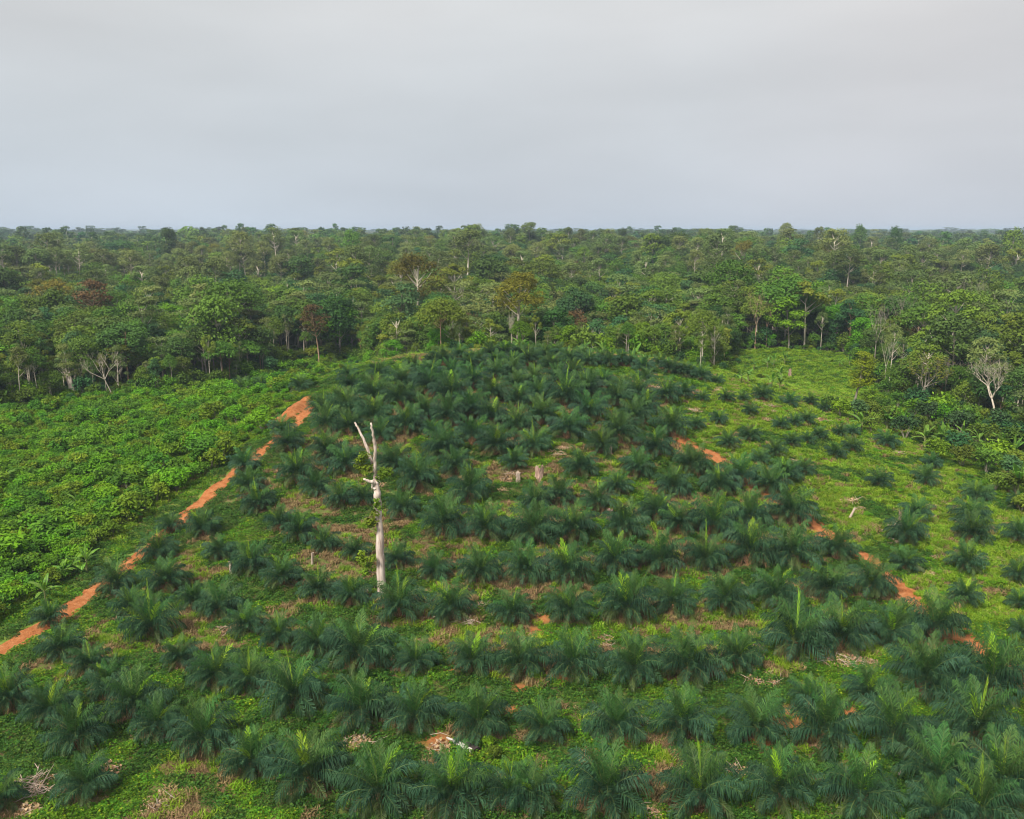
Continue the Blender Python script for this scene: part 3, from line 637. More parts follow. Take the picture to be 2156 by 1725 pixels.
# ------------------------------------------------------------------ forest trees
def bez(a, c, d, n):
    t = np.linspace(0, 1, n)[:, None]; return (1 - t) ** 2 * a + 2 * t * (1 - t) * c + t * t * d
def tree_meshes(name, seed, style, h, cr, base, ncl, nleaf, lsize, mat, bark, tr=.22, shell=.55, limbs=True, rc=None):
    """trunk-with-limbs mesh and crown mesh of one tree; base = share of the height below the crown"""
    rng = np.random.default_rng(seed); tb, cb = Build(), Build()
    top = h * (.86 if style != 'umbrella' else .90)
    lean = rng.normal(size=2) * .035 * h
    tp = np.array([(lean[0] * t ** 1.6 + .12 * math.sin(5 * t + seed), lean[1] * t ** 1.6 + .12 * math.cos(4 * t + seed), -.6 + (top + .6) * t) for t in np.linspace(0, 1, 9)])
    tb.tube(tp, np.r_[tr * 1.5, np.linspace(tr * 1.05, tr * .35, 8)], 6, 0, .5)
    zb, zt = h * base, h; zc = (zb + zt) / 2; hz = (zt - zb) / 2
    C = []
    for k in range(ncl):
        a = rng.random() * 6.28
        if style == 'umbrella':
            r = math.sqrt((k + .5) / ncl); C.append((cr * r * .86 * math.cos(k * 2.4), cr * r * .86 * math.sin(k * 2.4), zt - hz * .35 - hz * .95 * r * r + rng.normal() * .25))
        elif style == 'dome':
            u = rng.random() * .97; rr = math.sqrt(1 - u * u) * (.45 + .55 * rng.random() ** .5); C.append((cr * .86 * rr * math.cos(a), cr * .86 * rr * math.sin(a), zb + (zt - zb) * .9 * u))
        elif style == 'tier':
            lv = k % 4; r = math.sqrt(rng.random()) * (1 - .17 * lv); C.append((cr * r * math.cos(a), cr * r * math.sin(a), zb + (zt - zb) * (.12 + .26 * lv) + rng.normal() * .2))
        else:
            u = rng.random() * 1.55 - .55; u = max(-.75, min(.95, u)); rr = math.sqrt(1 - u * u) * (shell + (1 - shell) * rng.random())
            C.append((cr * .82 * rr * math.cos(a), cr * .82 * rr * math.sin(a), zc + hz * .86 * u))
    C = np.array(C); rc = rc or cr * (.42 if style not in ('umbrella', 'tier') else .40)
    flat = .62 if style not in ('umbrella', 'tier') else .38
    for k, c in enumerate(C):
        tz = min(.97, max(base * .8, (c[2] - cr * (.45 + .2 * rng.random())) / top)); st = np.array([np.interp(tz, np.linspace(0, 1, 9), tp[:, i]) for i in range(3)])
        off = c + [lean[0] * .8, lean[1] * .8, 0]; C[k] = off
        if limbs and (k < 16):
            m = st * .45 + off * .55 + [0, 0, -.12 * np.linalg.norm(off - st)]
            tb.tube(bez(st, m, off, 5), np.linspace(tr * .42, tr * .10, 5), 4, 0, .5, cap=False)
        r = rc * (.75 + .5 * rng.random()); n = nleaf // ncl
        d = rng.normal(size=(n, 3)); d[:, 2] = np.where((d[:, 2] < 0) & (rng.random(n) < .55), -d[:, 2], d[:, 2]); d /= np.linalg.norm(d, axis=1)[:, None]
        P = off + d * (r * (.55 + .5 * rng.random(n) ** .6))[:, None] * [1, 1, flat]
        P += rng.normal(size=P.shape) * r * .07
        base_t = rng.random() * .35
        cb.leaves(P, d * .8 + [0, 0, .55] + rng.normal(size=(n, 3)) * .38, lsize * (.65 + .7 * rng.random(n)), rng, 0, .62, np.clip(base_t + rng.random(n) * .65, 0, 1), droop=.12)
    return tb.mesh(name + '_trunk', [bark], True), cb.mesh(name + '_crown', [mat])
def bare_tree_mesh(name, seed, h, spread, bark, tr=.2, depth=5, fork=.45, up=.55, twigs=True):
    rng = np.random.default_rng(seed); b = Build(); tips = []
    def grow(p, d, L, r, lv):
        n = 4; P = [p]; dd = d.copy()
        for _ in range(n):
            dd = dd + rng.normal(size=3) * .13 + [0, 0, .05]; dd /= np.linalg.norm(dd); P.append(P[-1] + dd * L / n)
        b.tube(P, np.linspace(r, r * .6, n + 1), 6 if lv < 1 else (4 if lv < 3 else 3), 0, .5, cap=False)
        if lv >= depth: tips.append(P[-1]); return
        m = int(rng.integers(2, 4)) if lv else int(rng.integers(3, 5))
        a0 = rng.random() * 6.28
        for j in range(m):
            a = a0 + j * 6.28 / m + rng.normal() * .3
            q = P[-1] if j < 2 or lv == 0 else P[-2]
            side = np.array([math.cos(a), math.sin(a), 0]) * spread
            nd = dd * (1 - fork * .5) + side * (.75 + .3 * rng.random()) * (1.0 if lv < 2 else .8) + [0, 0, up * .35]; nd /= np.linalg.norm(nd)
            grow(q, nd, L * (.62 + .18 * rng.random()) if lv else h * .2 * (.85 + .3 * rng.random()), r * .58, lv + 1)
    grow(np.array([0., 0, -.5]), np.array([rng.normal() * .04, rng.normal() * .04, 1.]), h * .48, tr, 0)
    return b.mesh(name, [bark], True), tips
PR = {}          # kind -> list of (trunk mesh, crown mesh, nominal height)
def proto(key, n, style, h, cr, base, ncl, nleaf, ls, mat, bark, **kw):
    PR[key] = [(*tree_meshes(key, 500 + 17 * len(PR) + i, style, h * (1 + .06 * (i - 1)), cr * (1 + .08 * (i % 2)), base, ncl, nleaf, ls, LEAF[mat], BARKS[bark], **kw), h * (1 + .06 * (i - 1))) for i in range(n)]
proto('round_dark', 3, 'round', 17, 5.6, .28, 24, 3400, .62, 'dark', 1)
proto('round_mid', 3, 'round', 16, 5.4, .28, 24, 3400, .60, 'mid', 1)
proto('umbrella_mid', 2, 'umbrella', 18, 6.0, .48, 24, 2900, .60, 'mid', 0)
proto('tier_grey', 2, 'tier', 18, 5.4, .40, 24, 2400, .56, 'grey', 0)
proto('oval_blue', 2, 'oval', 18, 4.3, .26, 22, 3000, .60, 'blue', 1)
proto('oval_bright', 2, 'oval', 15, 4.8, .16, 24, 3400, .58, 'bright', 1)
proto('loose_olive', 2, 'round', 18, 5.2, .46, 16, 1700, .60, 'olive', 0, rc=1.5)
proto('loose_grey', 2, 'round', 18, 4.8, .50, 15, 1300, .56, 'grey', 0, rc=1.4)
proto('red', 1, 'round', 18, 4.0, .42, 18, 2000, .52, 'red', 3)
proto('purple', 1, 'round', 16, 4.2, .40, 18, 2000, .52, 'purple', 2)
proto('gold', 1, 'round', 30, 10.0, .36, 30, 3300, .62, 'gold', 0, tr=.5, rc=2.6, shell=.35)
proto('dome', 1, 'dome', 33, 8.4, .64, 46, 7000, .60, 'gold', 3, tr=.6, rc=2.3)
proto('tall', 2, 'round', 27, 4.8, .60, 18, 2100, .62, 'grey', 0, tr=.34)
proto('column', 1, 'oval', 17, 2.1, .02, 40, 4200, .38, 'yellow', 1, rc=1.2)
def lean_copy(me, mat):
    c = me.copy(); c.materials.clear(); c.materials.append(mat); return c
BARE = [bare_tree_mesh('bare_tree', 40 + i, 15, .75, BARKS[0], tr=.20)[0] for i in range(3)]     # open forked crowns
BARE_FLAT = bare_tree_mesh('bare_tree_flat', 61, 15, 1.35, BARKS[0], tr=.2, up=.1)[0]
def straightest(name, seeds, *a, **k):
    best = None
    for s in seeds:
        me, tips = bare_tree_mesh(name, s, *a, **k); q = float(np.hypot(*np.mean(tips, 0)[:2]))
        if best is None or q < best[0]: best = (q, me)
    return best[1]
BARE_SPRAY = straightest('bare_tree_spray', range(62, 70), 15, .62, BARKS[0], tr=.26, depth=6, up=1.0)

def plant_tree(key, foot, h, label, group=None, var=0, bark=None, wide=1.0, rz=None, name='forest_tree', leaf=None, seed=0):
    tm, cm, h0 = PR[key][var % len(PR[key])]; s = h / h0
    r = random.Random(seed + int(abs(foot[0]) * 100 + foot[1] * 10))
    t = thing(name, label, 'tree', foot, r.random() * 6.28 if rz is None else rz, (s * wide, s * wide, s), group)
    a = mesh_obj('trunk', tm, t); c = mesh_obj('crown', cm, t)
    if bark is not None: a.material_slots[0].link = 'OBJECT'; a.material_slots[0].material = BARKS[bark]
    if leaf is not None: c.material_slots[0].link = 'OBJECT'; c.material_slots[0].material = LEAF[leaf]
    return t
def plant_bare(me, foot, h, label, bark=0, rz=0.0, wide=1.0, leaves=None, group=None):
    t = thing('bare_tree', label, 'tree', foot, rz, (h / 15 * wide, h / 15 * wide, h / 15), group)
    a = mesh_obj('trunk_and_limbs', me, t)
    if bark: a.material_slots[0].link = 'OBJECT'; a.material_slots[0].material = BARKS[bark]
    if leaves:
        V = np.empty(len(me.vertices) * 3); me.vertices.foreach_get('co', V); V = V.reshape(-1, 3)
        rng = np.random.default_rng(int(h * 100)); c = V[V[:, 2] > 7.5]; c = c[rng.integers(len(c), size=leaves[1])]
        b = Build(); b.leaves(c + rng.normal(size=c.shape) * .45, rng.normal(size=c.shape) * .5 + [0, 0, .8], .42 + .2 * rng.random(len(c)), rng, 0)
        mesh_obj('crown', b.mesh('thin_crown', [LEAF[leaves[0]]]), t)
    return t
SPECIAL_XY, CLEAR_FRONT = [], []
def special(bx, by, topy, depth=None):
    """foot and height of a tree from where its foot and top show (or a known depth)"""
    if depth is None: f = dat(bx, by)
    else:
        x = on_plane(bx * DS, topy * DS, depth)[0]; f = np.array([x, depth, float(height(x, depth))])
    z = on_plane(bx * DS, topy * DS, f[1])[2]
    SPECIAL_XY.append(f[:2]); CLEAR_FRONT.append(f[:2]) if f[1] < 330 else None; return f, max(4.0, float(z - f[2]))
def sp_tree(key, bx, by, topy, label, depth=None, **kw):
    f, h = special(bx, by, topy, depth); return plant_tree(key, f, h, label, **kw)
def sp_bare(me, bx, by, topy, label, depth=None, **kw):
    f, h = special(bx, by, topy, depth); return plant_bare(me, f, h, label, **kw)

sp_tree('dome', 1088, 745, 570, 'tall pale-trunked tree with broad olive dome towering behind the palm hilltop', depth=286, name='emergent_tree', bark=0)
sp_tree('gold', 878, 720, 530, 'wide golden-olive tree with spreading bare limbs above the canopy', depth=400, name='emergent_tree')
sp_tree('umbrella_mid', 925, 752, 624, 'bright-crowned tree with slender pale trunk right behind the hilltop palms', depth=274, bark=3, leaf='olive', name='emergent_tree')
sp_tree('red', 672, 766, 640, 'reddish-brown crowned tree with straight rosy trunk at forest edge', bark=3)
sp_bare(BARE_SPRAY, 1078, 745, 660, 'thin broken white snag beside the tall domed tree', depth=284, wide=.35)
sp_bare(BARE[0], 240, 843, 738, 'white leafless tree with open forked limbs at edge of shrub field', wide=1.1, rz=.5)
sp_tree('purple', 1165, 545, 508, 'dark purple-leaved tree standing out in the far canopy', depth=900, name='purple_tree')
sp_tree('red', 265, 640, 590, 'russet flowering crown rising from the western canopy', depth=560, leaf='red')
sp_bare(BARE[1], 300, 720, 640, 'pinkish leafless tree deep in the western canopy', depth=400, bark=3, wide=1.5)
sp_tree('umbrella_mid', 288, 640, 572, 'vase-shaped bright tree standing above the western canopy', depth=520, leaf='bright')
sp_bare(BARE_SPRAY, 2090, 900, 765, 'big fan-shaped bare grey tree above the eastern bushes', wide=1.25, leaves=('grey', 260))
sp_bare(BARE[2], 2150, 880, 770, 'bare multi-stemmed grey tree next to the fan-shaped bare tree', bark=1, leaves=('grey', 200))
sp_bare(BARE_FLAT, 2042, 812, 690, 'white trunk with flat bare parasol top on eastern slope', wide=.8, leaves=('grey', 60))
sp_tree('tall', 2082, 752, 598, 'very tall thin white trunk with small tufted crown on eastern slope', bark=0, leaf='mid', wide=.62, name='emergent_tree')
sp_bare(BARE[0], 1925, 868, 745, 'gnarled vine-draped tree with twisted pale limbs over eastern bushes', wide=1.15, rz=2.0, leaves=('gold', 620), bark=1)
sp_tree('loose_grey', 1870, 832, 680, 'slim tree with pale forked trunk and small grey crown by the clearing', wide=.55)
sp_bare(BARE[1], 1862, 822, 712, 'thin half-dead tree leaning beside the slim pale tree', wide=.6, leaves=('grey', 80))
sp_tree('column', 1800, 852, 735, 'narrow yellow-green vine-wrapped column tree at edge of clearing', name='column_tree', wide=1.45)
sp_bare(BARE_SPRAY, 1988, 858, 755, 'bare leaning snag pole among dark eastern trees', wide=.22, bark=1)
sp_tree('oval_bright', 1660, 735, 622, 'bright green egg-shaped tree at the head of the clearing', leaf='bright', wide=1.05)
sp_tree('loose_grey', 1728, 740, 655, 'slender white-stemmed tree at the head of the clearing', wide=.7)
sp_bare(BARE[1], 1590, 735, 618, 'bare twiggy grey tree left of the bright egg-shaped tree', bark=3, wide=.85)
sp_bare(BARE[2], 1612, 733, 630, 'second smaller twiggy grey tree next to the egg-shaped tree', bark=3, wide=.7)
sp_tree('loose_olive', 1475, 783, 706, 'small tree with twin white stems and pale yellow-green leaves by clearing', wide=.8, leaf='olive')
sp_tree('umbrella_mid', 1102, 745, 672, 'young tree with white forked stem and fresh green crown behind the palms', depth=281, leaf='bright', wide=.7)
sp_tree('purple', 1207, 745, 655, 'dull mauve-brown crown at the forest edge behind the palms', depth=300, leaf='red', wide=.8)
sp_bare(BARE[0], 1258, 745, 690, 'small bare white tree at the forest edge behind the palms', depth=284, wide=.8)
sp_bare(BARE_FLAT, 1830, 690, 600, 'white dead treetop poking through the eastern canopy', depth=420, wide=.6)
sp_bare(BARE[1], 2060, 690, 590, 'grey leafless crown high in the eastern canopy', depth=370, bark=1, wide=.8)

sp_bare(BARE[0], 1914, 720, 618, 'grey bare crown behind the slim pale tree by the clearing', depth=335, bark=1, wide=.8)
sp_bare(BARE[2], 1987, 740, 668, 'pale bare stems between the eastern canopy and the leaning pole', depth=300, wide=.6)
sp_bare(BARE[1], 1851, 730, 650, 'thin pale bare tree behind the grassy clearing', depth=315, wide=.6)
sp_bare(BARE[2], 83, 803, 752, 'small bare pale tree at the forest edge west of the white one', wide=.9)
sp_bare(BARE[1], 260, 690, 605, 'pale leafless spire beside the russet crown', depth=480, wide=.8)
sp_bare(BARE[0], 653, 690, 598, 'pale leafless crown in the canopy above the reddish tree', depth=480, wide=.7)
sp_bare(BARE[2], 33, 700, 620, 'white leafless crown far in the western canopy', depth=450, wide=.9)
for j, (x, ty, dep) in enumerate([(985, 475, 1000), (1657, 470, 1100), (1725, 476, 1000), (1813, 474, 1050), (352, 482, 800), (1195, 479, 950), (545, 486, 900), (742, 484, 700), (1890, 479, 900), (1075, 481, 850), (120, 486, 800), (2135, 481, 760), (1310, 482, 1000), (1480, 482, 880)]):
    key = ('round_dark', 'tall', 'loose_grey', 'round_mid')[j % 4]
    sp_tree(key, x, 0, ty, {'round_dark': 'dark round emergent crown breaking the far skyline', 'tall': 'slim high-crowned emergent tree breaking the far skyline', 'loose_grey': 'airy grey emergent crown breaking the far skyline', 'round_mid': 'green round emergent crown breaking the far skyline'}[key], depth=dep, wide=(.5, .85, .62, .55)[j % 4], name='emergent_tree', group='skyline emergents')
# slim pale stems standing along the forest edge
def edge_stems():
    rg = np.random.default_rng(66); pts = []
    for (a, b_) in zip(CLEARED[3:22], CLEARED[4:23]):
        a, b_ = np.array(a, float), np.array(b_, float); L_ = np.linalg.norm(b_ - a); n = np.array([-(b_ - a)[1], (b_ - a)[0]]) / L_
        for t in np.arange(rg.random() * 4, L_, 3.6):
            if rg.random() < .42: continue
            q = a + (b_ - a) * t / L_ + n * (1.2 + 3.0 * rg.random())
            if bool(inside(q[0], q[1], CLEARED)): q = a + (b_ - a) * t / L_ - n * (1.2 + 3.0 * rg.random())
            u = W / 2 + FPX * q[0] / (q[1] * math.cos(PITCH) + 40 * math.sin(PITCH))
            if any(q[1] < s[1] + 2 and q[1] > s[1] - 24 and abs(q[0] - s[0] * q[1] / s[1]) < 4.5 for s in CLEAR_FRONT[:3]): continue
            if -5 < u < W + 5 and min(np.hypot(*(q - s)) for s in SPECIAL_XY) > 3: pts.append(q)
    for j, q in enumerate(pts[:64]):
        key = ('loose_grey', 'umbrella_mid', 'loose_olive', 'tier_grey')[j % 4]
        where = ('beyond the shrub field' if q[1] < 330 else 'of the western inlet') if q[0] < -40 else ('behind the palm hilltop' if q[0] < 64 else 'around the clearing')
        plant_tree(key, (q[0], q[1], float(height(*q))), (9.0 + 11.0 * rg.random()) * (.72 if abs(q[0]) < 55 else 1.0), 'slim %s tree with thin pale stem at the forest edge %s' % ({'loose_grey': 'grey-leaved', 'umbrella_mid': 'flat-topped', 'loose_olive': 'olive-leaved', 'tier_grey': 'layered'}[key], where), 'slim edge trees', var=j // 4, wide=.46 + .2 * rg.random(), bark=0, name='slim_tree', seed=j)
edge_stems()

# the rest of the forest: spots on a jittered polar lattice
def forest_spots():
    rng = np.random.default_rng(11); out = []
    d = 165.0
    while d < 15000:
        s = 6.6 + d / 200. if d < 2500 else 19.1 + (d - 2500) / 75.
        a = np.arange(-.80, .80, s / d); a = a + rng.normal(size=len(a)) * .3 * s / d; dd = d + rng.normal(size=len(a)) * .32 * s
        x, y = dd * np.sin(a), dd * np.cos(a)
        out.append(np.stack([x, y, np.full(len(a), s)], 1)); d += s * .92
    P = np.concatenate(out)
    ins = inside(P[:, 0], P[:, 1], CLEARED); ed = edge_dist(P[:, 0], P[:, 1])
    P = P[~ins & (ed > 1.0) & (P[:, 1] > 95)]
    keep = np.ones(len(P), bool)
    for s in SPECIAL_XY:
        keep &= np.hypot(P[:, 0] - s[0], P[:, 1] - s[1]) > 3.4
    for s in CLEAR_FRONT:                                            # open ground before the trees whose trunks show
        t = P[:, 1] / s[1]; keep &= ~((t < 1) & (P[:, 1] > s[1] - 22) & (np.abs(P[:, 0] - s[0] * t) < 4.6))
    return P[keep]
FS = forest_spots()
fx, fy = FS[:, 0], FS[:, 1]; fd = np.hypot(fx, fy); fz = height(fx, fy)
frng = np.random.default_rng(12); NF = len(FS)
u1, u2, u3 = frng.random(NF), frng.random(NF), frng.random(NF)
patch = noise(fx, fy, 60, 91) * .6 + noise(fx, fy, 220, 92) * .4
KEYS = ['round_dark', 'round_mid', 'umbrella_mid', 'tier_grey', 'oval_blue', 'oval_bright', 'loose_olive', 'loose_grey', 'tall', 'red', 'gold']
WT = np.array([.18, .23, .08, .09, .09, .06, .12, .105, .03, .012, .006])
cumw = np.cumsum(WT / WT.sum())
sel = np.clip(u1 * .72 + patch * .45 - .085, 0, .999)
ki = np.searchsorted(cumw, np.where(u2 < .45, u1, sel)); ki = np.clip(ki, 0, len(KEYS) - 1)
ki = np.where((np.array(KEYS)[ki] == 'tall') & (fd < 380), 2, ki); ki = np.where((np.array(KEYS)[ki] == 'gold') & (fd < 420), 6, ki)
ki = np.where((fd > 480) & (u3 < .075), KEYS.index('tall'), ki)
ridge = np.exp(-((fd - 720) / 60.) ** 2) * sstep(-120, -200, fx) * sstep(-420, -300, fx)
ki = np.where((ridge > .4) & (u3 < .5), KEYS.index('tall'), ki)
NOMH = np.array([PR[k][0][2] for k in KEYS])
fh = (.66 + .66 * frng.random(NF) ** 1.3) * (.90 + .30 * (noise(fx, fy, 120, 95)))       # scale factor
fh = fh * (1 + .25 * sstep(450, 900, fd)); fwide = np.maximum(1.0, FS[:, 2] / 13.0)
fh = fh * np.where(frng.random(NF) < .13, 1.38, 1.0)
fh = np.minimum(fh, np.array([32.0, 38.0, 46.0])[frng.integers(0, 3, NF)] / NOMH[ki])
fh = np.where((fd < 284) & (np.abs(fx) < 55), np.minimum(fh, (11.5 + 4 * frng.random(NF)) / NOMH[ki]), fh)      # younger growth along the hilltop edge
fv = frng.integers(0, 6, NF)
# the three hundred largest in view become individuals
u_px = W / 2 + FPX * fx / (fy * math.cos(PITCH) + (CAM_Z - fz - 10) * math.sin(PITCH))
ed_f = edge_dist(fx, fy)
rank = fd + np.where((u_px < -15) | (u_px > W + 15), 1e6, 0) - 60 * np.exp(-ed_f / 9.) * (fd < 420)
order = np.argsort(rank); N_IND = 235
TREE_WORDS = {'round_dark': 'dark green round-crowned tree', 'round_mid': 'mid-green round-crowned tree', 'umbrella_mid': 'flat-topped green tree with pale trunk', 'tier_grey': 'layered grey-green tree', 'oval_blue': 'slim blue-green oval tree', 'oval_bright': 'bright green bushy tree', 'loose_olive': 'open olive tree with pale limbs', 'loose_grey': 'thin grey-leaved tree with pale limbs', 'tall': 'tall thin-trunked tree', 'red': 'russet-crowned tree', 'gold': 'golden spreading tree'}
def forest_place(x, y, ed):
    w = 'at the edge of' if ed < 9 else ('inside')
    if x < -40: return w + (' the forest beyond the shrub field' if y < 330 else ' the western forest')
    if x < 60: return w + ' the forest behind the palm hilltop'
    if y > 300: return w + ' the forest around the grassy clearing'
    return w + ' the eastern forest above the bushes'
for j, i in enumerate(order[:N_IND]):
    key = KEYS[ki[i]]
    plant_tree(key, (fx[i], fy[i], fz[i]), PR[key][0][2] * fh[i] * (.92 if ed_f[i] < 8 else 1.0), '%s %s' % (TREE_WORDS[key], forest_place(fx[i], fy[i], ed_f[i])), 'forest trees round the plantation', var=int(fv[i]), wide=.9 + .25 * u3[i], seed=j, bark=[None, 0, 1, 0, None, 2][fv[i]])
rest = order[N_IND:]

# ------------------------------------------------------------------ scatter (what nobody could count)
def scatter(name, label, cat, sources, pos, rot, scl, idx):
    """one object: the source shapes repeated over a cloud of points"""
    me = bpy.data.meshes.new(name); n = len(pos)
    me.vertices.add(n); me.vertices.foreach_set('co', np.asarray(pos, float).ravel())
    for an, ty, fld, dat_ in (('rot', 'FLOAT_VECTOR', 'vector', rot), ('scl', 'FLOAT_VECTOR', 'vector', scl), ('kind_index', 'INT', 'value', idx)):
        a = me.attributes.new(an, ty, 'POINT'); a.data.foreach_set(fld, np.ascontiguousarray(dat_, np.int32 if ty == 'INT' else np.float32).ravel())
    o = mesh_obj(name, me, kind='stuff', label=label, cat=cat)
    g = bpy.data.node_groups.new(name, 'GeometryNodeTree')
    g.interface.new_socket('Geometry', in_out='INPUT', socket_type='NodeSocketGeometry'); g.interface.new_socket('Geometry', in_out='OUTPUT', socket_type='NodeSocketGeometry')
    N, L = g.nodes, g.links; gi, go, jn = N.new('NodeGroupInput'), N.new('NodeGroupOutput'), N.new('GeometryNodeJoinGeometry')
    def attr(nm, ty):
        a = N.new('GeometryNodeInputNamedAttribute'); a.data_type = ty; a.inputs['Name'].default_value = nm
        return next(s for s in a.outputs if s.enabled and s.name == 'Attribute')
    ra, sa, ia = attr('rot', 'FLOAT_VECTOR'), attr('scl', 'FLOAT_VECTOR'), attr('kind_index', 'INT')
    for k, me_list in enumerate(sources):
        cmp_ = N.new('FunctionNodeCompare'); cmp_.data_type = 'INT'; cmp_.operation = 'EQUAL'
        ins = [s for s in cmp_.inputs if s.enabled]; L.new(ia, ins[0]); ins[1].default_value = k
        ip = N.new('GeometryNodeInstanceOnPoints'); L.new(gi.outputs[0], ip.inputs['Points']); L.new(cmp_.outputs[0], ip.inputs['Selection'])
        L.new(ra, ip.inputs['Rotation']); L.new(sa, ip.inputs['Scale'])
        sj = N.new('GeometryNodeJoinGeometry')
        for sm in me_list:
            so = bpy.data.objects.new(name + '_shape', sm)
            oi = N.new('GeometryNodeObjectInfo'); oi.inputs['Object'].default_value = so; oi.inputs['As Instance'].default_value = False
            L.new(oi.outputs['Geometry'], sj.inputs[0])
        L.new(sj.outputs[0], ip.inputs['Instance']); L.new(ip.outputs[0], jn.inputs[0])
    L.new(jn.outputs[0], go.inputs[0])
    md = o.modifiers.new('scatter', 'NODES'); md.node_group = g
    return o
def zrot(n, rng, tilt=.0): return np.stack([rng.normal(size=n) * tilt, rng.normal(size=n) * tilt, rng.random(n) * 6.283], 1)
LO = {}
for key, (style, h, cr, base, mat, bark) in {'round_dark': ('round', 17, 5.6, .3, 'dark', 1), 'round_mid': ('round', 16, 5.4, .3, 'mid', 1), 'umbrella_mid': ('umbrella', 18, 6.0, .5, 'mid', 0), 'tier_grey': ('tier', 18, 5.4, .42, 'grey', 0), 'oval_blue': ('oval', 18, 3.6, .36, 'blue', 1), 'oval_bright': ('oval', 14, 3.9, .22, 'bright', 1), 'loose_olive': ('round', 17, 4.4, .5, 'olive', 0), 'loose_grey': ('round', 18, 4.0, .55, 'grey', 0), 'tall': ('round', 27, 4.8, .6, 'dark', 0), 'red': ('round', 18, 4.0, .42, 'red', 3), 'gold': ('round', 24, 7.0, .4, 'gold', 0)}.items():
    LO[key] = list(tree_meshes(key + '_far', 900 + len(LO), style, h, cr, base, 14, 460, 1.15, LEAF[mat], BARKS[bark], limbs=False))
src = []
for k in KEYS:
    vs = PR[k]; src.append([vs[0][0], vs[0][1]]); src.append([vs[-1][0], vs[-1][1]])
for k in KEYS: src.append(LO[k])
nK = len(KEYS); near_f = fd[rest] < 1000
ridx = np.where(near_f, ki[rest] * 2 + (fv[rest] % 2), 2 * nK + ki[rest])
sx = fh[rest] * (.92 + .3 * frng.random(len(rest))) * fwide[rest]
scatter('forest', 'mixed rain forest canopy running to the hazy horizon', 'forest', src, np.stack([fx[rest], fy[rest], fz[rest]], 1), zrot(len(rest), frng, .03), np.stack([sx, sx, fh[rest]], 1), ridx)
# ------------------------------------------------------------------ shrubs, bushes and the growth underfoot
def shrub_mesh(name, seed, r, h, n, ls, mat, ncl=9, stems=5):
    rng = np.random.default_rng(seed); b, st = Build(), Build()
    for k in range(ncl):
        a = rng.random() * 6.28; rr = r * .62 * math.sqrt(rng.random()); c = np.array([rr * math.cos(a), rr * math.sin(a), h * (.45 + .35 * rng.random()) * (1 - .35 * rr / r)])
        m = n // ncl; d = rng.normal(size=(m, 3)); d[:, 2] = np.where((d[:, 2] < 0) & (rng.random(m) < .5), -d[:, 2], d[:, 2]); d /= np.linalg.norm(d, axis=1)[:, None]
        q = r * .46 * (.7 + .5 * rng.random())
        P = c + d * (q * (.5 + .55 * rng.random(m)))[:, None] * [1, 1, .8]
        b.leaves(P, d * .55 + [0, 0, .7] + rng.normal(size=(m, 3)) * .45, ls * (.6 + .8 * rng.random(m)), rng, 0, .5, droop=.2)
        if k < stems: st.tube([(0, 0, -.2), tuple(c * [.4, .4, .5]), tuple(c)], [.05, .035, .015], 4, 0, .5)
    return st.mesh(name + '_stems', [BARKS[1]]), b.mesh(name + '_foliage', [mat])
SHRUBS = [shrub_mesh('shrub', 300 + i, 1.35, 2.0, 560, .26, M_SHRUB[i % 3]) for i in range(5)]
BUSHES = [shrub_mesh('bush', 330 + i, 2.3, 4.4, 900, .42, LEAF[('mid', 'bright', 'blue', 'olive', 'mid')[i]], ncl=13) for i in range(5)]
def pick_spots(spacing, x0, x1, y0, y1, rng, jit=.38):
    gx, gy = np.meshgrid(np.arange(x0, x1, spacing), np.arange(y0, y1, spacing * .9)); P = np.stack([gx.ravel(), gy.ravel()], 1)
    return P + rng.normal(size=P.shape) * spacing * jit
rng = np.random.default_rng(21)
P = pick_spots(2.1, -215, -25, 62, 352, rng)
ins = inside(P[:, 0], P[:, 1], CLEARED); w = track_w(P[:, 1])
gap = np.where(P[:, 1] < 165, 5.5 + 3.5 * noise(P[:, 0], P[:, 1], 14, 44), 7.0)
P = P[ins & (P[:, 0] < w - gap)]
hill = noise(P[:, 0], P[:, 1], 9, 45)
P = P[(P[:, 1] < 232 + 25 * hill) | (rng.random(len(P)) < .45)]
thin = ((P[:, 1] > 168) & (P[:, 0] > track_w(P[:, 1]) - 26) & (rng.random(len(P)) < .55)) | (np.min(np.hypot(P[:, None, 0] - PXY[None, :, 0], P[:, None, 1] - PXY[None, :, 1]), 1) < 2.6)
P = P[~thin]
d = np.hypot(P[:, 0], P[:, 1]); upx = W / 2 + FPX * P[:, 0] / (P[:, 1] * math.cos(PITCH) + (CAM_Z - height(P[:, 0], P[:, 1])) * math.sin(PITCH))
o_ = np.argsort(d + np.where(upx < -12, 1e5, 0)); z = height(P[:, 0], P[:, 1])
ssc = 1.5 * (.6 + .95 * rng.random(len(P)) ** 1.6) * (.62 + .85 * noise(P[:, 0], P[:, 1], 8, 46)); sk = rng.integers(0, 5, len(P))
NS = 260; TANLOG = cpx(0, 1500, 1.684, 800, 678)
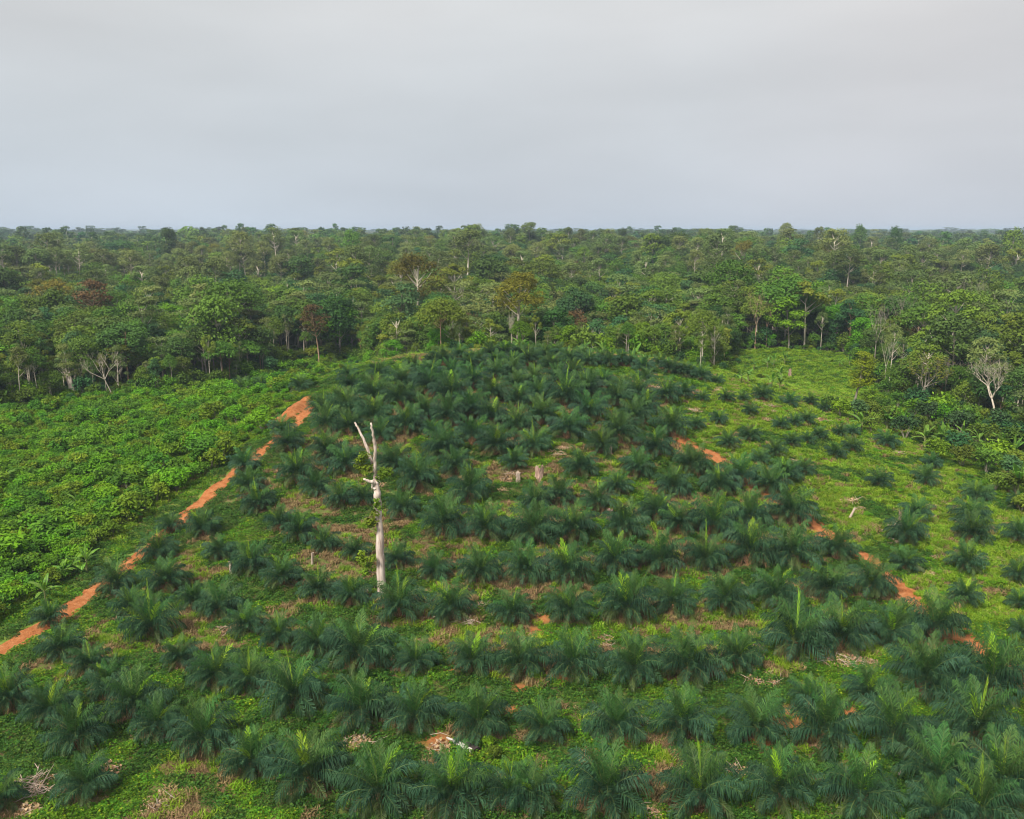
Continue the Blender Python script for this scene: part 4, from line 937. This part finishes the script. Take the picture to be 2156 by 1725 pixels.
for i in o_[:NS]:
    s = ssc[i]; dt = track_w(P[i, 1]) - P[i, 0]
    where = 'beside the tan log in the thicket' if math.hypot(P[i, 0] - TANLOG[0], P[i, 1] - TANLOG[1]) < 5 else ('on the thicket edge along the orange track' if dt < 12 else ('deep inside the thicket west of the track' if dt > 26 else 'in the thicket beside the orange track'))
    t = thing('shrub', ['bright green', 'deep green', 'olive-tinged'][sk[i] % 3] + (' tall leafy shrub ' if s > 1.75 else (' low leafy shrub ' if s < 1.1 else ' leafy shrub ')) + where, 'shrub', (P[i, 0], P[i, 1], z[i]), rng.random() * 6.28, s, 'shrubs of the western thicket')
    mesh_obj('stems', SHRUBS[sk[i]][0], t); mesh_obj('foliage', SHRUBS[sk[i]][1], t)
r_ = o_[NS:]
scatter('scrub', 'dense knee-to-head-high scrub filling the field west of the track', 'scrub', [list(s) for s in SHRUBS], np.stack([P[r_, 0], P[r_, 1], z[r_]], 1), zrot(len(r_), rng, .06), np.repeat(ssc[r_, None], 3, 1), sk[r_])

# undergrowth along the forest edge
P = pick_spots(2.3, -230, 190, 110, 420, rng)
ins = inside(P[:, 0], P[:, 1], CLEARED); ed = edge_dist(P[:, 0], P[:, 1])
k = ((~ins) & (ed < 30)) | (ins & (ed < 3.5) & (rng.random(len(P)) < .6)) | (ins & (ed < 16) & (P[:, 1] > 246) & (P[:, 0] < 66) & (rng.random(len(P)) < .5)) | (ins & (P[:, 0] > 70) & (P[:, 1] < 262) & (ed < 14) & (rng.random(len(P)) < .35))
k &= P[:, 1] > 130; P, ed, ins = P[k], ed[k], ins[k]; z = height(P[:, 0], P[:, 1])
us = (.4 + .9 * rng.random(len(P)) ** 1.4) * np.where(ins, .6, 1.05 + .45 * (ed < 7)); ub = rng.integers(0, 10, len(P))
scatter('undergrowth', 'tangled leafy undergrowth along the foot of the forest', 'undergrowth', [list(s) for s in BUSHES] + [list(s) for s in SHRUBS], np.stack([P[:, 0], P[:, 1], z], 1), zrot(len(P), rng, .06), np.stack([us, us, us * (.8 + .5 * rng.random(len(P)))], 1), ub)

# bushes on the eastern slope, one by one
BW = {0: 'mid-green bush', 1: 'bright green bush', 2: 'blue-green bush', 3: 'olive bush', 4: 'mid-green bush'}
for n_, (x, y, s) in enumerate([(1745, 868, .9), (1770, 880, 1.0), (1800, 885, 1.1), (1830, 885, 1.2), (1862, 900, 1.2), (1835, 912, .9), (1885, 905, 1.1), (1905, 925, 1.2), (1935, 915, 1.1), (1955, 940, 1.2), (1985, 950, 1.1), (1970, 968, 1.0), (2015, 960, 1.2), (2025, 985, 1.1), (2055, 975, 1.2), (2075, 1000, 1.2), (2100, 985, 1.3), (2120, 1015, 1.2), (2150, 1005, 1.3), (2095, 1035, .9), (2140, 1045, 1.1), (1985, 895, 1.2), (2020, 915, 1.3), (2055, 935, 1.2), (2085, 945, 1.2), (2130, 955, 1.3), (1925, 880, 1.1), (1955, 890, 1.2), (2150, 1080, .8), (1860, 870, 1.0), (1890, 860, 1.0), (1830, 855, .9), (2010, 880, 1.2), (2050, 895, 1.3), (2110, 920, 1.3), (2145, 920, 1.3)]):
    f = dat(x, y); v = n_ % 5
    t = thing('bush', BW[v] + (' crowding the edge of the eastern grass slope' if y > 950 or x < 1850 else ' under the bare eastern trees'), 'bush', f, n_ * 1.7, s * 1.35, 'bushes of the eastern slope')
    mesh_obj('stems', BUSHES[v][0], t); mesh_obj('foliage', BUSHES[v][1], t)
for n_, (x, y, s) in enumerate([(690, 775, .55), (660, 800, .5), (620, 800, .45), (560, 815, .5), (520, 830, .45), (690, 790, .5), (1040, 1600, .42), (1030, 1575, .33), (985, 985, .36), (1000, 1000, .33), (720, 780, .5), (760, 765, .5), (590, 780, .55), (480, 850, .5), (1200, 960, .32), (786, 1256, .30), (818, 1266, .28)]):
    f = dat(x, y); v = (1, 0, 3, 1)[n_ % 4]
    where = 'between the lowest palms by the fallen white log' if y > 1500 else ('among the upper palms by the stumps' if 950 < y < 1100 else 'at the foot of the tall dead trunk' if 1200 < y < 1300 else 'on the western shoulder of the knoll')
    t = thing('low_bush', 'low ' + BW[v] + ' ' + where, 'bush', f, n_ * 1.3, s * 1.1, 'low bushes on the knoll')
    mesh_obj('stems', BUSHES[v][0], t); mesh_obj('foliage', BUSHES[v][1], t)

# ground cover: creeper, grass, dry litter
def mat_clump(name, seed, r, h, n, ls, mat, aspect=.7):
    rg = np.random.default_rng(seed); b = Build(); a = rg.random(n) * 6.28; q = r * np.sqrt(rg.random(n))
    P = np.stack([q * np.cos(a), q * np.sin(a), h * (1 - (q / r) ** 2) * (.5 + .7 * rg.random(n)) + .02], 1)
    b.leaves(P, rg.normal(size=(n, 3)) * .38 + [0, 0, 1], ls * (.6 + .8 * rg.random(n)), rg, 0, aspect, droop=.1); return b.mesh(name, [mat])
def tuft(name, seed, r, h, n, mat, wid=.05):
    rg = np.random.default_rng(seed); b = Build(); a = rg.random(n) * 6.28; q = r * np.sqrt(rg.random(n)); o = np.stack([q * np.cos(a), q * np.sin(a), np.zeros(n)], 1)
    a2 = rg.random(n) * 6.28; out = np.stack([np.cos(a2), np.sin(a2), np.zeros(n)], 1); sd = np.stack([-np.sin(a2), np.cos(a2), np.zeros(n)], 1) * wid
    hh = (h * (.5 + .8 * rg.random(n)))[:, None]; up = np.array([0, 0, 1.])
    m = o + up * hh * .65 + out * hh * .25; t = o + up * hh * .85 + out * hh * .75
    b.quads(np.stack([o - sd, o + sd, m + sd * .8, m - sd * .8], 1), 0, rg.random(n)); 
    b.quads(np.stack([m - sd * .8, m + sd * .8, t + sd * .15, t - sd * .15], 1), 0, rg.random(n)); return b.mesh(name, [mat])
CREEP = [mat_clump('creeper', 400 + i, .95, .30 + .1 * i, 120, .20, M_CREEP[i % 2]) for i in range(4)]
TUFT = [tuft('grass', 420 + i, .8, .55, 90, M_GRASS) for i in range(3)] + [tuft('grass_dry', 430, .8, .5, 80, M_DRYGRASS)]
LITTER = [mat_clump('litter', 440 + i, .8, .14, 60, .17, M_LITTER, .45) for i in range(2)] + [tuft('stalks', 445, .7, .35, 60, M_LITTER, .03)]
palm_d = lambda P: np.min(np.stack([np.hypot(P[:, 0] - q[0], P[:, 1] - q[1]) for q in PXY]), 0)
def off_track(P, m):
    T = np.concatenate([np.stack([np.interp(np.linspace(0, len(t) - 1, 160), np.arange(len(t)), [p[k] for p in t]) for k in (0, 1)], 1) for t in (TRACK_WEST, TRACK_EAST)])
    return np.min(np.stack([np.hypot(P[:, 0] - q[0], P[:, 1] - q[1]) for q in T]), 0) > m
P = pick_spots(.92, -100, 115, 56, 262, rng, .45)
P = P[inside(P[:, 0], P[:, 1], CLEARED)]
upx = W / 2 + FPX * P[:, 0] / (P[:, 1] * math.cos(PITCH) + CAM_Z * math.sin(PITCH)); P = P[(upx > -60) & (upx < W + 60)]
P = P[off_track(P, .75 + 1.5 * noise(P[:, 0], P[:, 1], 2.2, 57))]
cl, g, s = zones(P[:, 0], P[:, 1]); pd = palm_d(P); P, g, s, pd = P[s < .4], g[s < .4], s[s < .4], pd[s < .4]
lush = noise(P[:, 0], P[:, 1], 7.5, 51) * .6 + noise(P[:, 0], P[:, 1], 2.6, 52) * .4
wet = .24 * sstep(120, 78, P[:, 1]) + .10 * sstep(-18, -45, P[:, 0]) + .10 * sstep(55, 80, P[:, 0])
u = rng.random(len(P)); plantation = g < .5
# the weeded terrace flats: brown bands running from palm to palm along each row
band = np.full(len(P), 9.0)
for q in PXY:
    ex, ey = P[:, 0] - q[0], P[:, 1] - q[1]; rx, ry = q[0] - HCX, q[1] - HCY; rl = math.hypot(rx, ry) + 1e-6; rx, ry = rx / rl, ry / rl
    band = np.minimum(band, np.hypot((ex * rx + ey * ry) / 1.6, (-ex * ry + ey * rx) / 3.6))
row = plantation & (band + .9 * (lush - .5) < .78)
near_track = (np.abs(P[:, 0] - track_w(P[:, 1])) < 7)
creep = (plantation & ~row & (lush + .8 * wet > .50)) | (near_track & (u < .9)) | (~plantation & (lush > .62))
grass = ~creep & ((~plantation & (u < .9)) | (plantation & ~row & (u < .55)) | (row & (u < .16)))
lit = ~creep & ~grass
def put(nm, lab, cat, src, sel_, s0, s1, idxf, zs=1.0):
    Q = P[sel_]; n = len(Q); sc = s0 + (s1 - s0) * rng.random(n); 
    scatter(nm, lab, cat, [[m] for m in src], np.stack([Q[:, 0], Q[:, 1], height(Q[:, 0], Q[:, 1])], 1), zrot(n, rng, .10), np.stack([sc, sc, sc * zs], 1), idxf(Q, n))
put('creeper_cover', 'bright leafy creeper carpeting the ground between the palms', 'creeper', CREEP, creep, .7, 1.35, lambda Q, n: np.clip((noise(Q[:, 0], Q[:, 1], 5, 61) > .40).astype(int) + 2 * rng.integers(0, 2, n), 0, 3))
put('grass_cover', 'rough green and straw grass on the open slopes', 'grass', TUFT, grass, .6, 1.3, lambda Q, n: np.where(rng.random(n) < np.where((Q[:, 0] > track_e(Q[:, 1])) | (Q[:, 0] < track_w(Q[:, 1])), .12, .55), 3, rng.integers(0, 3, n)))
put('leaf_litter', 'brown dry litter and dead stalks between the palm rows', 'litter', LITTER, lit, .7, 1.3, lambda Q, n: rng.integers(0, 3, n))
# grass of the clearing beyond
P = pick_spots(1.5, -120, 140, 250, 352, rng, .45); P = P[inside(P[:, 0], P[:, 1], CLEARED)]
put('clearing_grass', 'low lush herbs and grass in the forest clearings', 'grass', [CREEP[0], CREEP[1], TUFT[0], TUFT[1]], np.ones(len(P), bool), 1.1, 2.0, lambda Q, n: rng.choice([0, 0, 1, 2, 2, 3], n), .8)

# rank weeds standing above the grass
P = pick_spots(3.6, 40, 145, 60, 350, rng, .6); k = inside(P[:, 0], P[:, 1], CLEARED) & (P[:, 0] > track_e(P[:, 1]) + 2.5) & (noise(P[:, 0], P[:, 1], 10, 88) > .42) & (palm_d(P) > 2.2); P = P[k]
us = .22 + .42 * rng.random(len(P)) ** 2
scatter('weeds', 'scattered leafy weeds standing in the eastern grass', 'weeds', [list(s) for s in SHRUBS], np.stack([P[:, 0], P[:, 1], height(P[:, 0], P[:, 1])], 1), zrot(len(P), rng, .06), np.stack([us * 1.3, us * 1.3, us], 1), rng.integers(0, 5, len(P)))

# ------------------------------------------------------------------ banana plants
def banana_leaf(seed, L, w, th, bend):
    rg = np.random.default_rng(seed); b = Build(); n = 9; s = np.linspace(0, 1, n); ang = math.radians(th) + math.radians(bend) * s ** 1.5; st = L / (n - 1)
    x = np.r_[0, np.cumsum(np.sin((ang[1:] + ang[:-1]) / 2) * st)]; z_ = np.r_[0, np.cumsum(np.cos((ang[1:] + ang[:-1]) / 2) * st)]; C = np.stack([x, 0 * x, z_], 1)
    b.tube(C, np.linspace(.05, .01, n), 4, 1, .8, cap=False)
    hw = w * .5 * np.clip(np.sin(math.pi * np.clip((s - .12) / .93, 0, 1)) ** .6, 0.02, 1)
    for sd in (-1, 1):
        E_ = C + np.stack([0 * s, sd * hw, hw * .28 * np.cos(3 * s) - .05 * rg.random(n)], 1)
        for k in range(1, n - 1):
            g_ = .10 * rg.random() * st
            q = np.array([[C[k], C[k + 1] - (C[k + 1] - C[k]) * .0, E_[k + 1] - (E_[k + 1] - E_[k]) * g_, E_[k]]]); b.quads(q, 0, rg.random() * .95)
    return b.mesh('banana_leaf', [M_BANANA, M_RACHIS])
BL = [banana_leaf(1, 2.6, .62, 12, 40), banana_leaf(2, 2.7, .66, 30, 62), banana_leaf(3, 2.6, .64, 48, 70), banana_leaf(4, 2.3, .6, 65, 75), banana_leaf(5, 2.4, .3, 4, 8)]
_b = Build(); _b.tube([(0, 0, -.3), (0, 0, .3), (.02, 0, 1.2), (.05, 0, 2.0)], [.19, .17, .13, .08], 8, 0, .5); B_STEM = _b.mesh('banana_stem', [M_BSTEM], True)
BAN = [(cpx(2300, 1300, 2.695, x, y), .85, 'in the grassy clearing') for x, y in [(1555, 225), (1620, 205), (1730, 180), (1420, 240), (1360, 365), (1290, 385), (1690, 335), (1680, 450), (1600, 420), (1130, 150)]]
BAN += [(cpx(3040, 1300, 2.695, x, y), s, 'among the eastern bushes') for x, y, s in [(510, 880, 1.0), (770, 850, 1.15), (1150, 1030, 1.1), (1310, 1060, 1.2), (2040, 1170, 1.1), (2080, 1530, 1.35), (1530, 960, .9), (1690, 1040, 1.0), (1920, 1080, 1.0), (1690, 1160, .8)]]
BAN += [(cpx(3040, 1300, 2.695, x, y), .75, 'at the eastern end of the clearing') for x, y in [(290, 215), (390, 200), (720, 330)]]
BAN += [(cpx(0, 800, 1.684, x, y), s, 'at the forest edge behind the shrub field') for x, y, s in [(150, 1215, 1.0), (850, 1165, 1.15), (1090, 1110, 1.2), (1210, 1100, 1.1), (20, 1250, 1.0), (1490, 1040, .8)]]
BAN += [(cpx(0, 1500, 1.684, x, y), s, 'in the thicket beside the orange track') for x, y, s in [(25, 560, .9), (290, 1280, .7), (550, 1090, .75), (400, 1135, .6), (470, 1100, .6), (480, 900, .6), (1360, 75, .7), (490, 690, .6)]]
BAN += [(cpx(1600, 1300, 2.695, x, y), .95, 'behind the palm hilltop') for x, y in [(1600, 110), (1780, 120), (2110, 165), (935, 60)]]
for n_, (f, s, where) in enumerate(BAN):
    rg = random.Random(n_ + 5)
    f = np.array([f[0], f[1], float(height(f[0], f[1]))])
    t = thing('banana_plant', 'banana plant with long arching leaves ' + where, 'banana plant', f, rg.random() * 6.28, s * 1.4, 'banana plants')
    mesh_obj('stem', B_STEM, t)
    for k in range(8):
        o = mesh_obj('leaf', BL[4] if k == 0 else BL[(k * 3 + n_) % 4], t, (.04, 0, 1.75 - .03 * k)); sc = .85 + .3 * rg.random(); o.rotation_euler = (0, rg.gauss(0, .06), k * 2.4 + rg.gauss(0, .2)); o.scale = (sc, sc, sc)

# ------------------------------------------------------------------ stumps, logs, dead brush
def stump_mesh(name, seed, r, h, mats, jag=.3, sides=12):
    rg = np.random.default_rng(seed); b = Build(); K = 6; V = []
    for k in range(K):
        u = k / (K - 1); rr = r * (1.25 - .3 * min(1, u * 2.2))
        for j in range(sides):
            a = 6.283 * j / sides; q = rr * (1 + .16 * math.sin(3 * a + seed) + .08 * rg.normal())
            V.append((q * math.cos(a), q * math.sin(a), -.3 + (h + .3) * u + (jag * h * abs(rg.normal()) * .8 if k == K - 1 else 0)))
    F = [(k * sides + j, k * sides + (j + 1) % sides, (k + 1) * sides + (j + 1) % sides, (k + 1) * sides + j) for k in range(K - 1) for j in range(sides)]
    V.append((0, 0, h * .75)); F += [((K - 1) * sides + j, (K - 1) * sides + (j + 1) % sides, K * sides) for j in range(sides)]
    b.add(V, F); return b.mesh(name, mats)
M_REDWOOD = bark_mat('rotten_red_wood', (.13, .06, .04), (.46, .32, .26), scale=3.5, stretch=.15, bump=.9)
M_WHITEWOOD = bark_mat('bleached_wood', (.38, .34, .31), (.72, .68, .64), scale=2.5, stretch=1, bump=.6)
M_CHAR = bark_mat('charred_wood', (.015, .012, .012), (.07, .055, .05), scale=3, stretch=1)
f = cpx(1600, 1300, 2.695, 1135, 1345); t = thing('tree_stump', 'thick broken red-brown stump with weeds sprouting from its top', 'stump', f)
mesh_obj('stump_wood', stump_mesh('stump', 1, .78, 2.2, [M_REDWOOD], .28), t)
b = Build(); leafy(b, (0, 0, 2.5), .7, 160, .22, rng); mesh_obj('weeds', b.mesh('weeds', [M_SHRUB[0]]), t)
f = cpx(1600, 1300, 2.695, 922, 1365); mesh_obj('tree_stump', stump_mesh('stump', 2, .42, 1.6, [M_TWIG], .12), None, f, 'pale grey cut stump beside the broken red stump', 'stump')
f = cpx(1600, 1300, 2.695, 1855, 1090); mesh_obj('tree_stump', stump_mesh('stump', 3, .32, 1.7, [M_TWIG], .3), None, f, 'split tan stump under the upper eastern palms', 'stump')
f = cpx(1600, 1300, 2.695, 1850, 1760); mesh_obj('tree_stump', stump_mesh('stump', 4, .5, 1.7, [M_REDWOOD], .2), None, f, 'rosy stump half hidden behind mid-slope palms', 'stump')
f = cpx(0, 1500, 1.684, 1462, 1100); o = mesh_obj('snag_post', stump_mesh('stump', 5, .24, 2.0, [M_TWIG], .06), None, f, 'straight pale snag post between western terrace palms', 'snag'); o.rotation_euler = (0, -.06, 0)
f = cpx(0, 1500, 1.684, 1972, 1050); o = mesh_obj('snag_post', stump_mesh('stump', 6, .2, 2.1, [M_TWIG], .08), None, f, 'slim bleached snag post behind a lime-fronded palm', 'snag'); o.rotation_euler = (0, .05, 0)
f = cpx(2560, 1500, 1.684, 1050, 755); o = mesh_obj('leaning_snag', stump_mesh('stump', 7, .2, 2.1, [M_TWIG], .15), None, f, 'leaning tan snag beside the dead brush on the grass slope', 'snag'); o.rotation_euler = (0, .42, 0)
f = cpx(2560, 1500, 1.684, 1368, 775); mesh_obj('tree_stump', stump_mesh('stump', 8, .30, 1.9, [M_REDWOOD], .3), None, f, 'small reddish stump in the log pile on the grass slope', 'stump')
f = cpx(2300, 1300, 2.695, 1780, 300); mesh_obj('tree_stump', stump_mesh('stump', 9, .5, 2.2, [M_REDWOOD], .2), None, f, 'grey stump standing in the grassy clearing', 'stump')
f = cpx(0, 800, 1.684, 478, 1180); o = mesh_obj('broken_trunk', stump_mesh('stump', 10, .85, 8.5, [M_DEAD], .08, 14), None, f, 'thick leaning pale broken trunk at forest edge behind the shrubs', 'snag'); o.rotation_euler = (0, -.2, 0)
SPECIAL_XY.append(f[:2])
def log_mesh(name, L, r0, r1, mats, seed, split=None):
    rg = np.random.default_rng(seed); b = Build(); n = 9; xs = np.linspace(-L / 2, L / 2, n)
    b.tube(np.stack([xs, .06 * rg.normal(size=n), .05 * rg.normal(size=n)], 1), np.linspace(r0, r1, n) * (1 + .1 * rg.normal(size=n)), 9, 0, .5, wob=.3, rng=rg)
    return b.mesh(name, mats)
def lay_log(a, b_, r0, r1, mat, label, seed, lift=.2, name='fallen_log'):
    a = np.array([a[0], a[1], float(height(a[0], a[1]))]); b_ = np.array([b_[0], b_[1], float(height(b_[0], b_[1]))]); v = Vector(b_ - a); c = (a + b_) / 2 + [0, 0, lift]
    o = mesh_obj(name, log_mesh(name, v.length, r0, r1, [mat], seed), None, c, label, 'log'); o.rotation_euler = v.to_track_quat('X', 'Z').to_euler(); return o
lay_log(cpx(960, 2300, 2.234, 1598, 1070), cpx(960, 2300, 2.234, 1815, 1180), .10, .30, M_WHITEWOOD, 'bleached white log lying on red soil between the lowest palms', 1, .35)
lay_log(cpx(960, 2300, 2.234, 1770, 1125), cpx(960, 2300, 2.234, 1845, 1185), .28, .38, M_CHAR, 'charred black log end beside the bleached white log', 2, .42)
lay_log(cpx(0, 1500, 1.684, 775, 668), cpx(0, 1500, 1.684, 822, 688), .16, .22, M_TWIG, 'pale tan log resting on the shrub thicket', 3, 1.9)
lay_log(cpx(1600, 1300, 2.695, 205, 395), cpx(1600, 1300, 2.695, 275, 392), .25, .3, M_TWIG, 'grey log lying across the palms near the hilltop', 4, 1.2)
lay_log(cpx(2560, 1500, 1.684, 1290, 805), cpx(2560, 1500, 1.684, 1395, 812), .12, .2, M_TWIG, 'weathered log in the brush pile on the grass slope', 5, .4)
lay_log(cpx(2560, 1500, 1.684, 1320, 790), cpx(2560, 1500, 1.684, 1375, 815), .1, .16, M_WHITEWOOD, 'short bleached log across the brush pile on the grass slope', 6, .6)
lay_log(cpx(2880, 2300, 2.234, 1088, 1420), cpx(2880, 2300, 2.234, 1122, 1380), .12, .16, M_TWIG, 'short tan stick between the lowest eastern palms', 7, .9)
lay_log(cpx(1280, 1500, 1.684, 580, 1380), cpx(1280, 1500, 1.684, 670, 1366), .06, .09, M_TWIG, 'thin pale pole lying below a terrace palm', 8, .2)
def brush_mesh(seed, r, leaf, nl, nt):
    rg = np.random.default_rng(seed); b, tw = Build(), Build()
    for k in range(nt):
        c = np.array([rg.normal() * r * .4, rg.normal() * r * .4, .15 + .35 * rg.random()]); v = rg.normal(size=3) * [1, 1, .35]; v *= r * (.5 + .5 * rg.random()) / np.linalg.norm(v)
        tw.tube([c - v, c + rg.normal(size=3) * .06, c + v], [.02, .035, .015], 4, 0, .5)
    a = rg.random(nl) * 6.28; q = r * np.sqrt(rg.random(nl)) * (.7 + .5 * rg.random(nl))
    P_ = np.stack([q * np.cos(a), q * np.sin(a), .1 + .6 * rg.random(nl) * (1 - .6 * q / r / 1.2)], 1)
    b.leaves(P_, rg.normal(size=(nl, 3)) * .8 + [0, 0, .6], leaf * (.6 + .9 * rg.random(nl)), rg, 0, .6, droop=.3)
    return tw.mesh('brush_twigs', [M_TWIG]), b.mesh('brush_leaves', [M_TAN])
BRUSH = [brush_mesh(1, 1.2, .26, 150, 6), brush_mesh(2, 1.4, .22, 180, 8), brush_mesh(3, 1.1, .30, 110, 5), brush_mesh(4, 1.3, .18, 60, 24)]
BR = [((2560, 1500, 1.684), [(1060, 650, 1.5), (1110, 690, .9), (1340, 785, 1.2), (1130, 810, .9), (1230, 825, .7), (1150, 850, .7), (1570, 1110, 1.1), (1580, 745, .9), (820, 625, .8), (1700, 975, .9), (1320, 900, .9), (1600, 1000, .8), (1630, 650, .9), (1370, 340, 1.1), (1910, 1005, .8), (2000, 1010, .8), (690, 390, .8), (400, 370, .8), (400, 1235, .6)], 'on the grass slope east of the track'),
      ((2300, 1300, 2.695), [(820, 660, 1.3), (610, 420, 1.7), (830, 470, 1.4), (420, 430, 1.3), (220, 380, 1.5), (1540, 745, 1.2), (1570, 610, 1.3), (700, 560, 1.0), (2090, 760, 1.6), (830, 530, 1.0), (1040, 450, 1.2), (1410, 555, 1.0), (1590, 660, .9), (110, 370, 1.2), (1180, 470, 1.0)], 'on the rough ground by the hilltop palms'),
      ((1280, 1500, 1.684), [(850, 1315, 1.1), (1040, 510, 1.4), (1020, 570, 1.0), (1080, 470, 1.1), (1380, 350, 1.3), (1400, 310, 1.0), (1330, 330, .9), (800, 1415, 1.0), (260, 545, 1.0), (180, 1210, .9), (1690, 350, .8)], 'between the terrace palms'),
      ((960, 2300, 2.234), [(930, 1090, 1.1), (820, 1100, 1.0), (1540, 1140, 1.2), (1570, 790, .6), (1180, 400, .8)], 'between the lower palms'),
      ((1920, 2300, 2.234), [(790, 220, .9), (790, 280, .8), (1870, 1340, .9), (1170, 1690, .8), (2020, 580, 1.0), (1100, 920, .7), (550, 800, .5)], 'between the lower eastern palms'),
      ((0, 2300, 2.234), [(290, 1450, 1.4), (330, 1520, 1.1), (240, 1660, 1.0), (920, 1330, 1.2), (1340, 1600, 1.1), (1860, 160, 1.2)], 'on the creeper below the western palms'),
      ((2880, 2300, 2.234), [(40, 600, .9), (500, 410, 1.0), (700, 400, 1.2), (830, 430, 1.1), (620, 420, 1.1), (20, 520, .8)], 'on the dry bank by the eastern palms')]
nb = 0
for (ox, oy, s), L_, where in BR:
    for (x, y, k) in L_:
        f = cpx(ox, oy, s, x, y); v = 3 if (x, y) in ((290, 1450), (800, 1415), (330, 1520)) else nb % 3; nb += 1
        t = thing('brush_heap', ('heap of bare grey sticks ' if v == 3 else ['heap of tan dead leaves ', 'wide heap of dead leaves ', 'small heap of curled dead leaves '][v]) + where, 'brush heap', f, nb * 1.1, k * 1.0, 'heaps of dead brush')
        mesh_obj('twigs', BRUSH[v][0], t); mesh_obj('dead_leaves', BRUSH[v][1], t)

# ------------------------------------------------------------------ far hills and the hazy air
HAZE_DENSITY = 0.00011
def haze():
    x0, x1, y0, y1, z0, z1 = -16000, 16000, -900, 36000, -60, 85
    V = [(x, y, z) for z in (z0, z1) for y in (y0, y1) for x in (x0, x1)]
    b = Build(); b.add(V, [(0, 2, 3, 1), (4, 5, 7, 6), (0, 1, 5, 4), (2, 6, 7, 3), (0, 4, 6, 2), (1, 3, 7, 5)])
    m, t, N, L = nodes_of('haze'); v = N.new('ShaderNodeVolumePrincipled')
    v.inputs['Color'].default_value = (.62, .77, .97, 1); v.inputs['Density'].default_value = HAZE_DENSITY; v.inputs['Anisotropy'].default_value = .0
    o = N.new('ShaderNodeOutputMaterial'); L.new(v.outputs[0], o.inputs['Volume'])
    mesh_obj('haze', b.mesh('haze', [m]), kind='stuff', label='thin pale haze in the air over the forest')
haze()
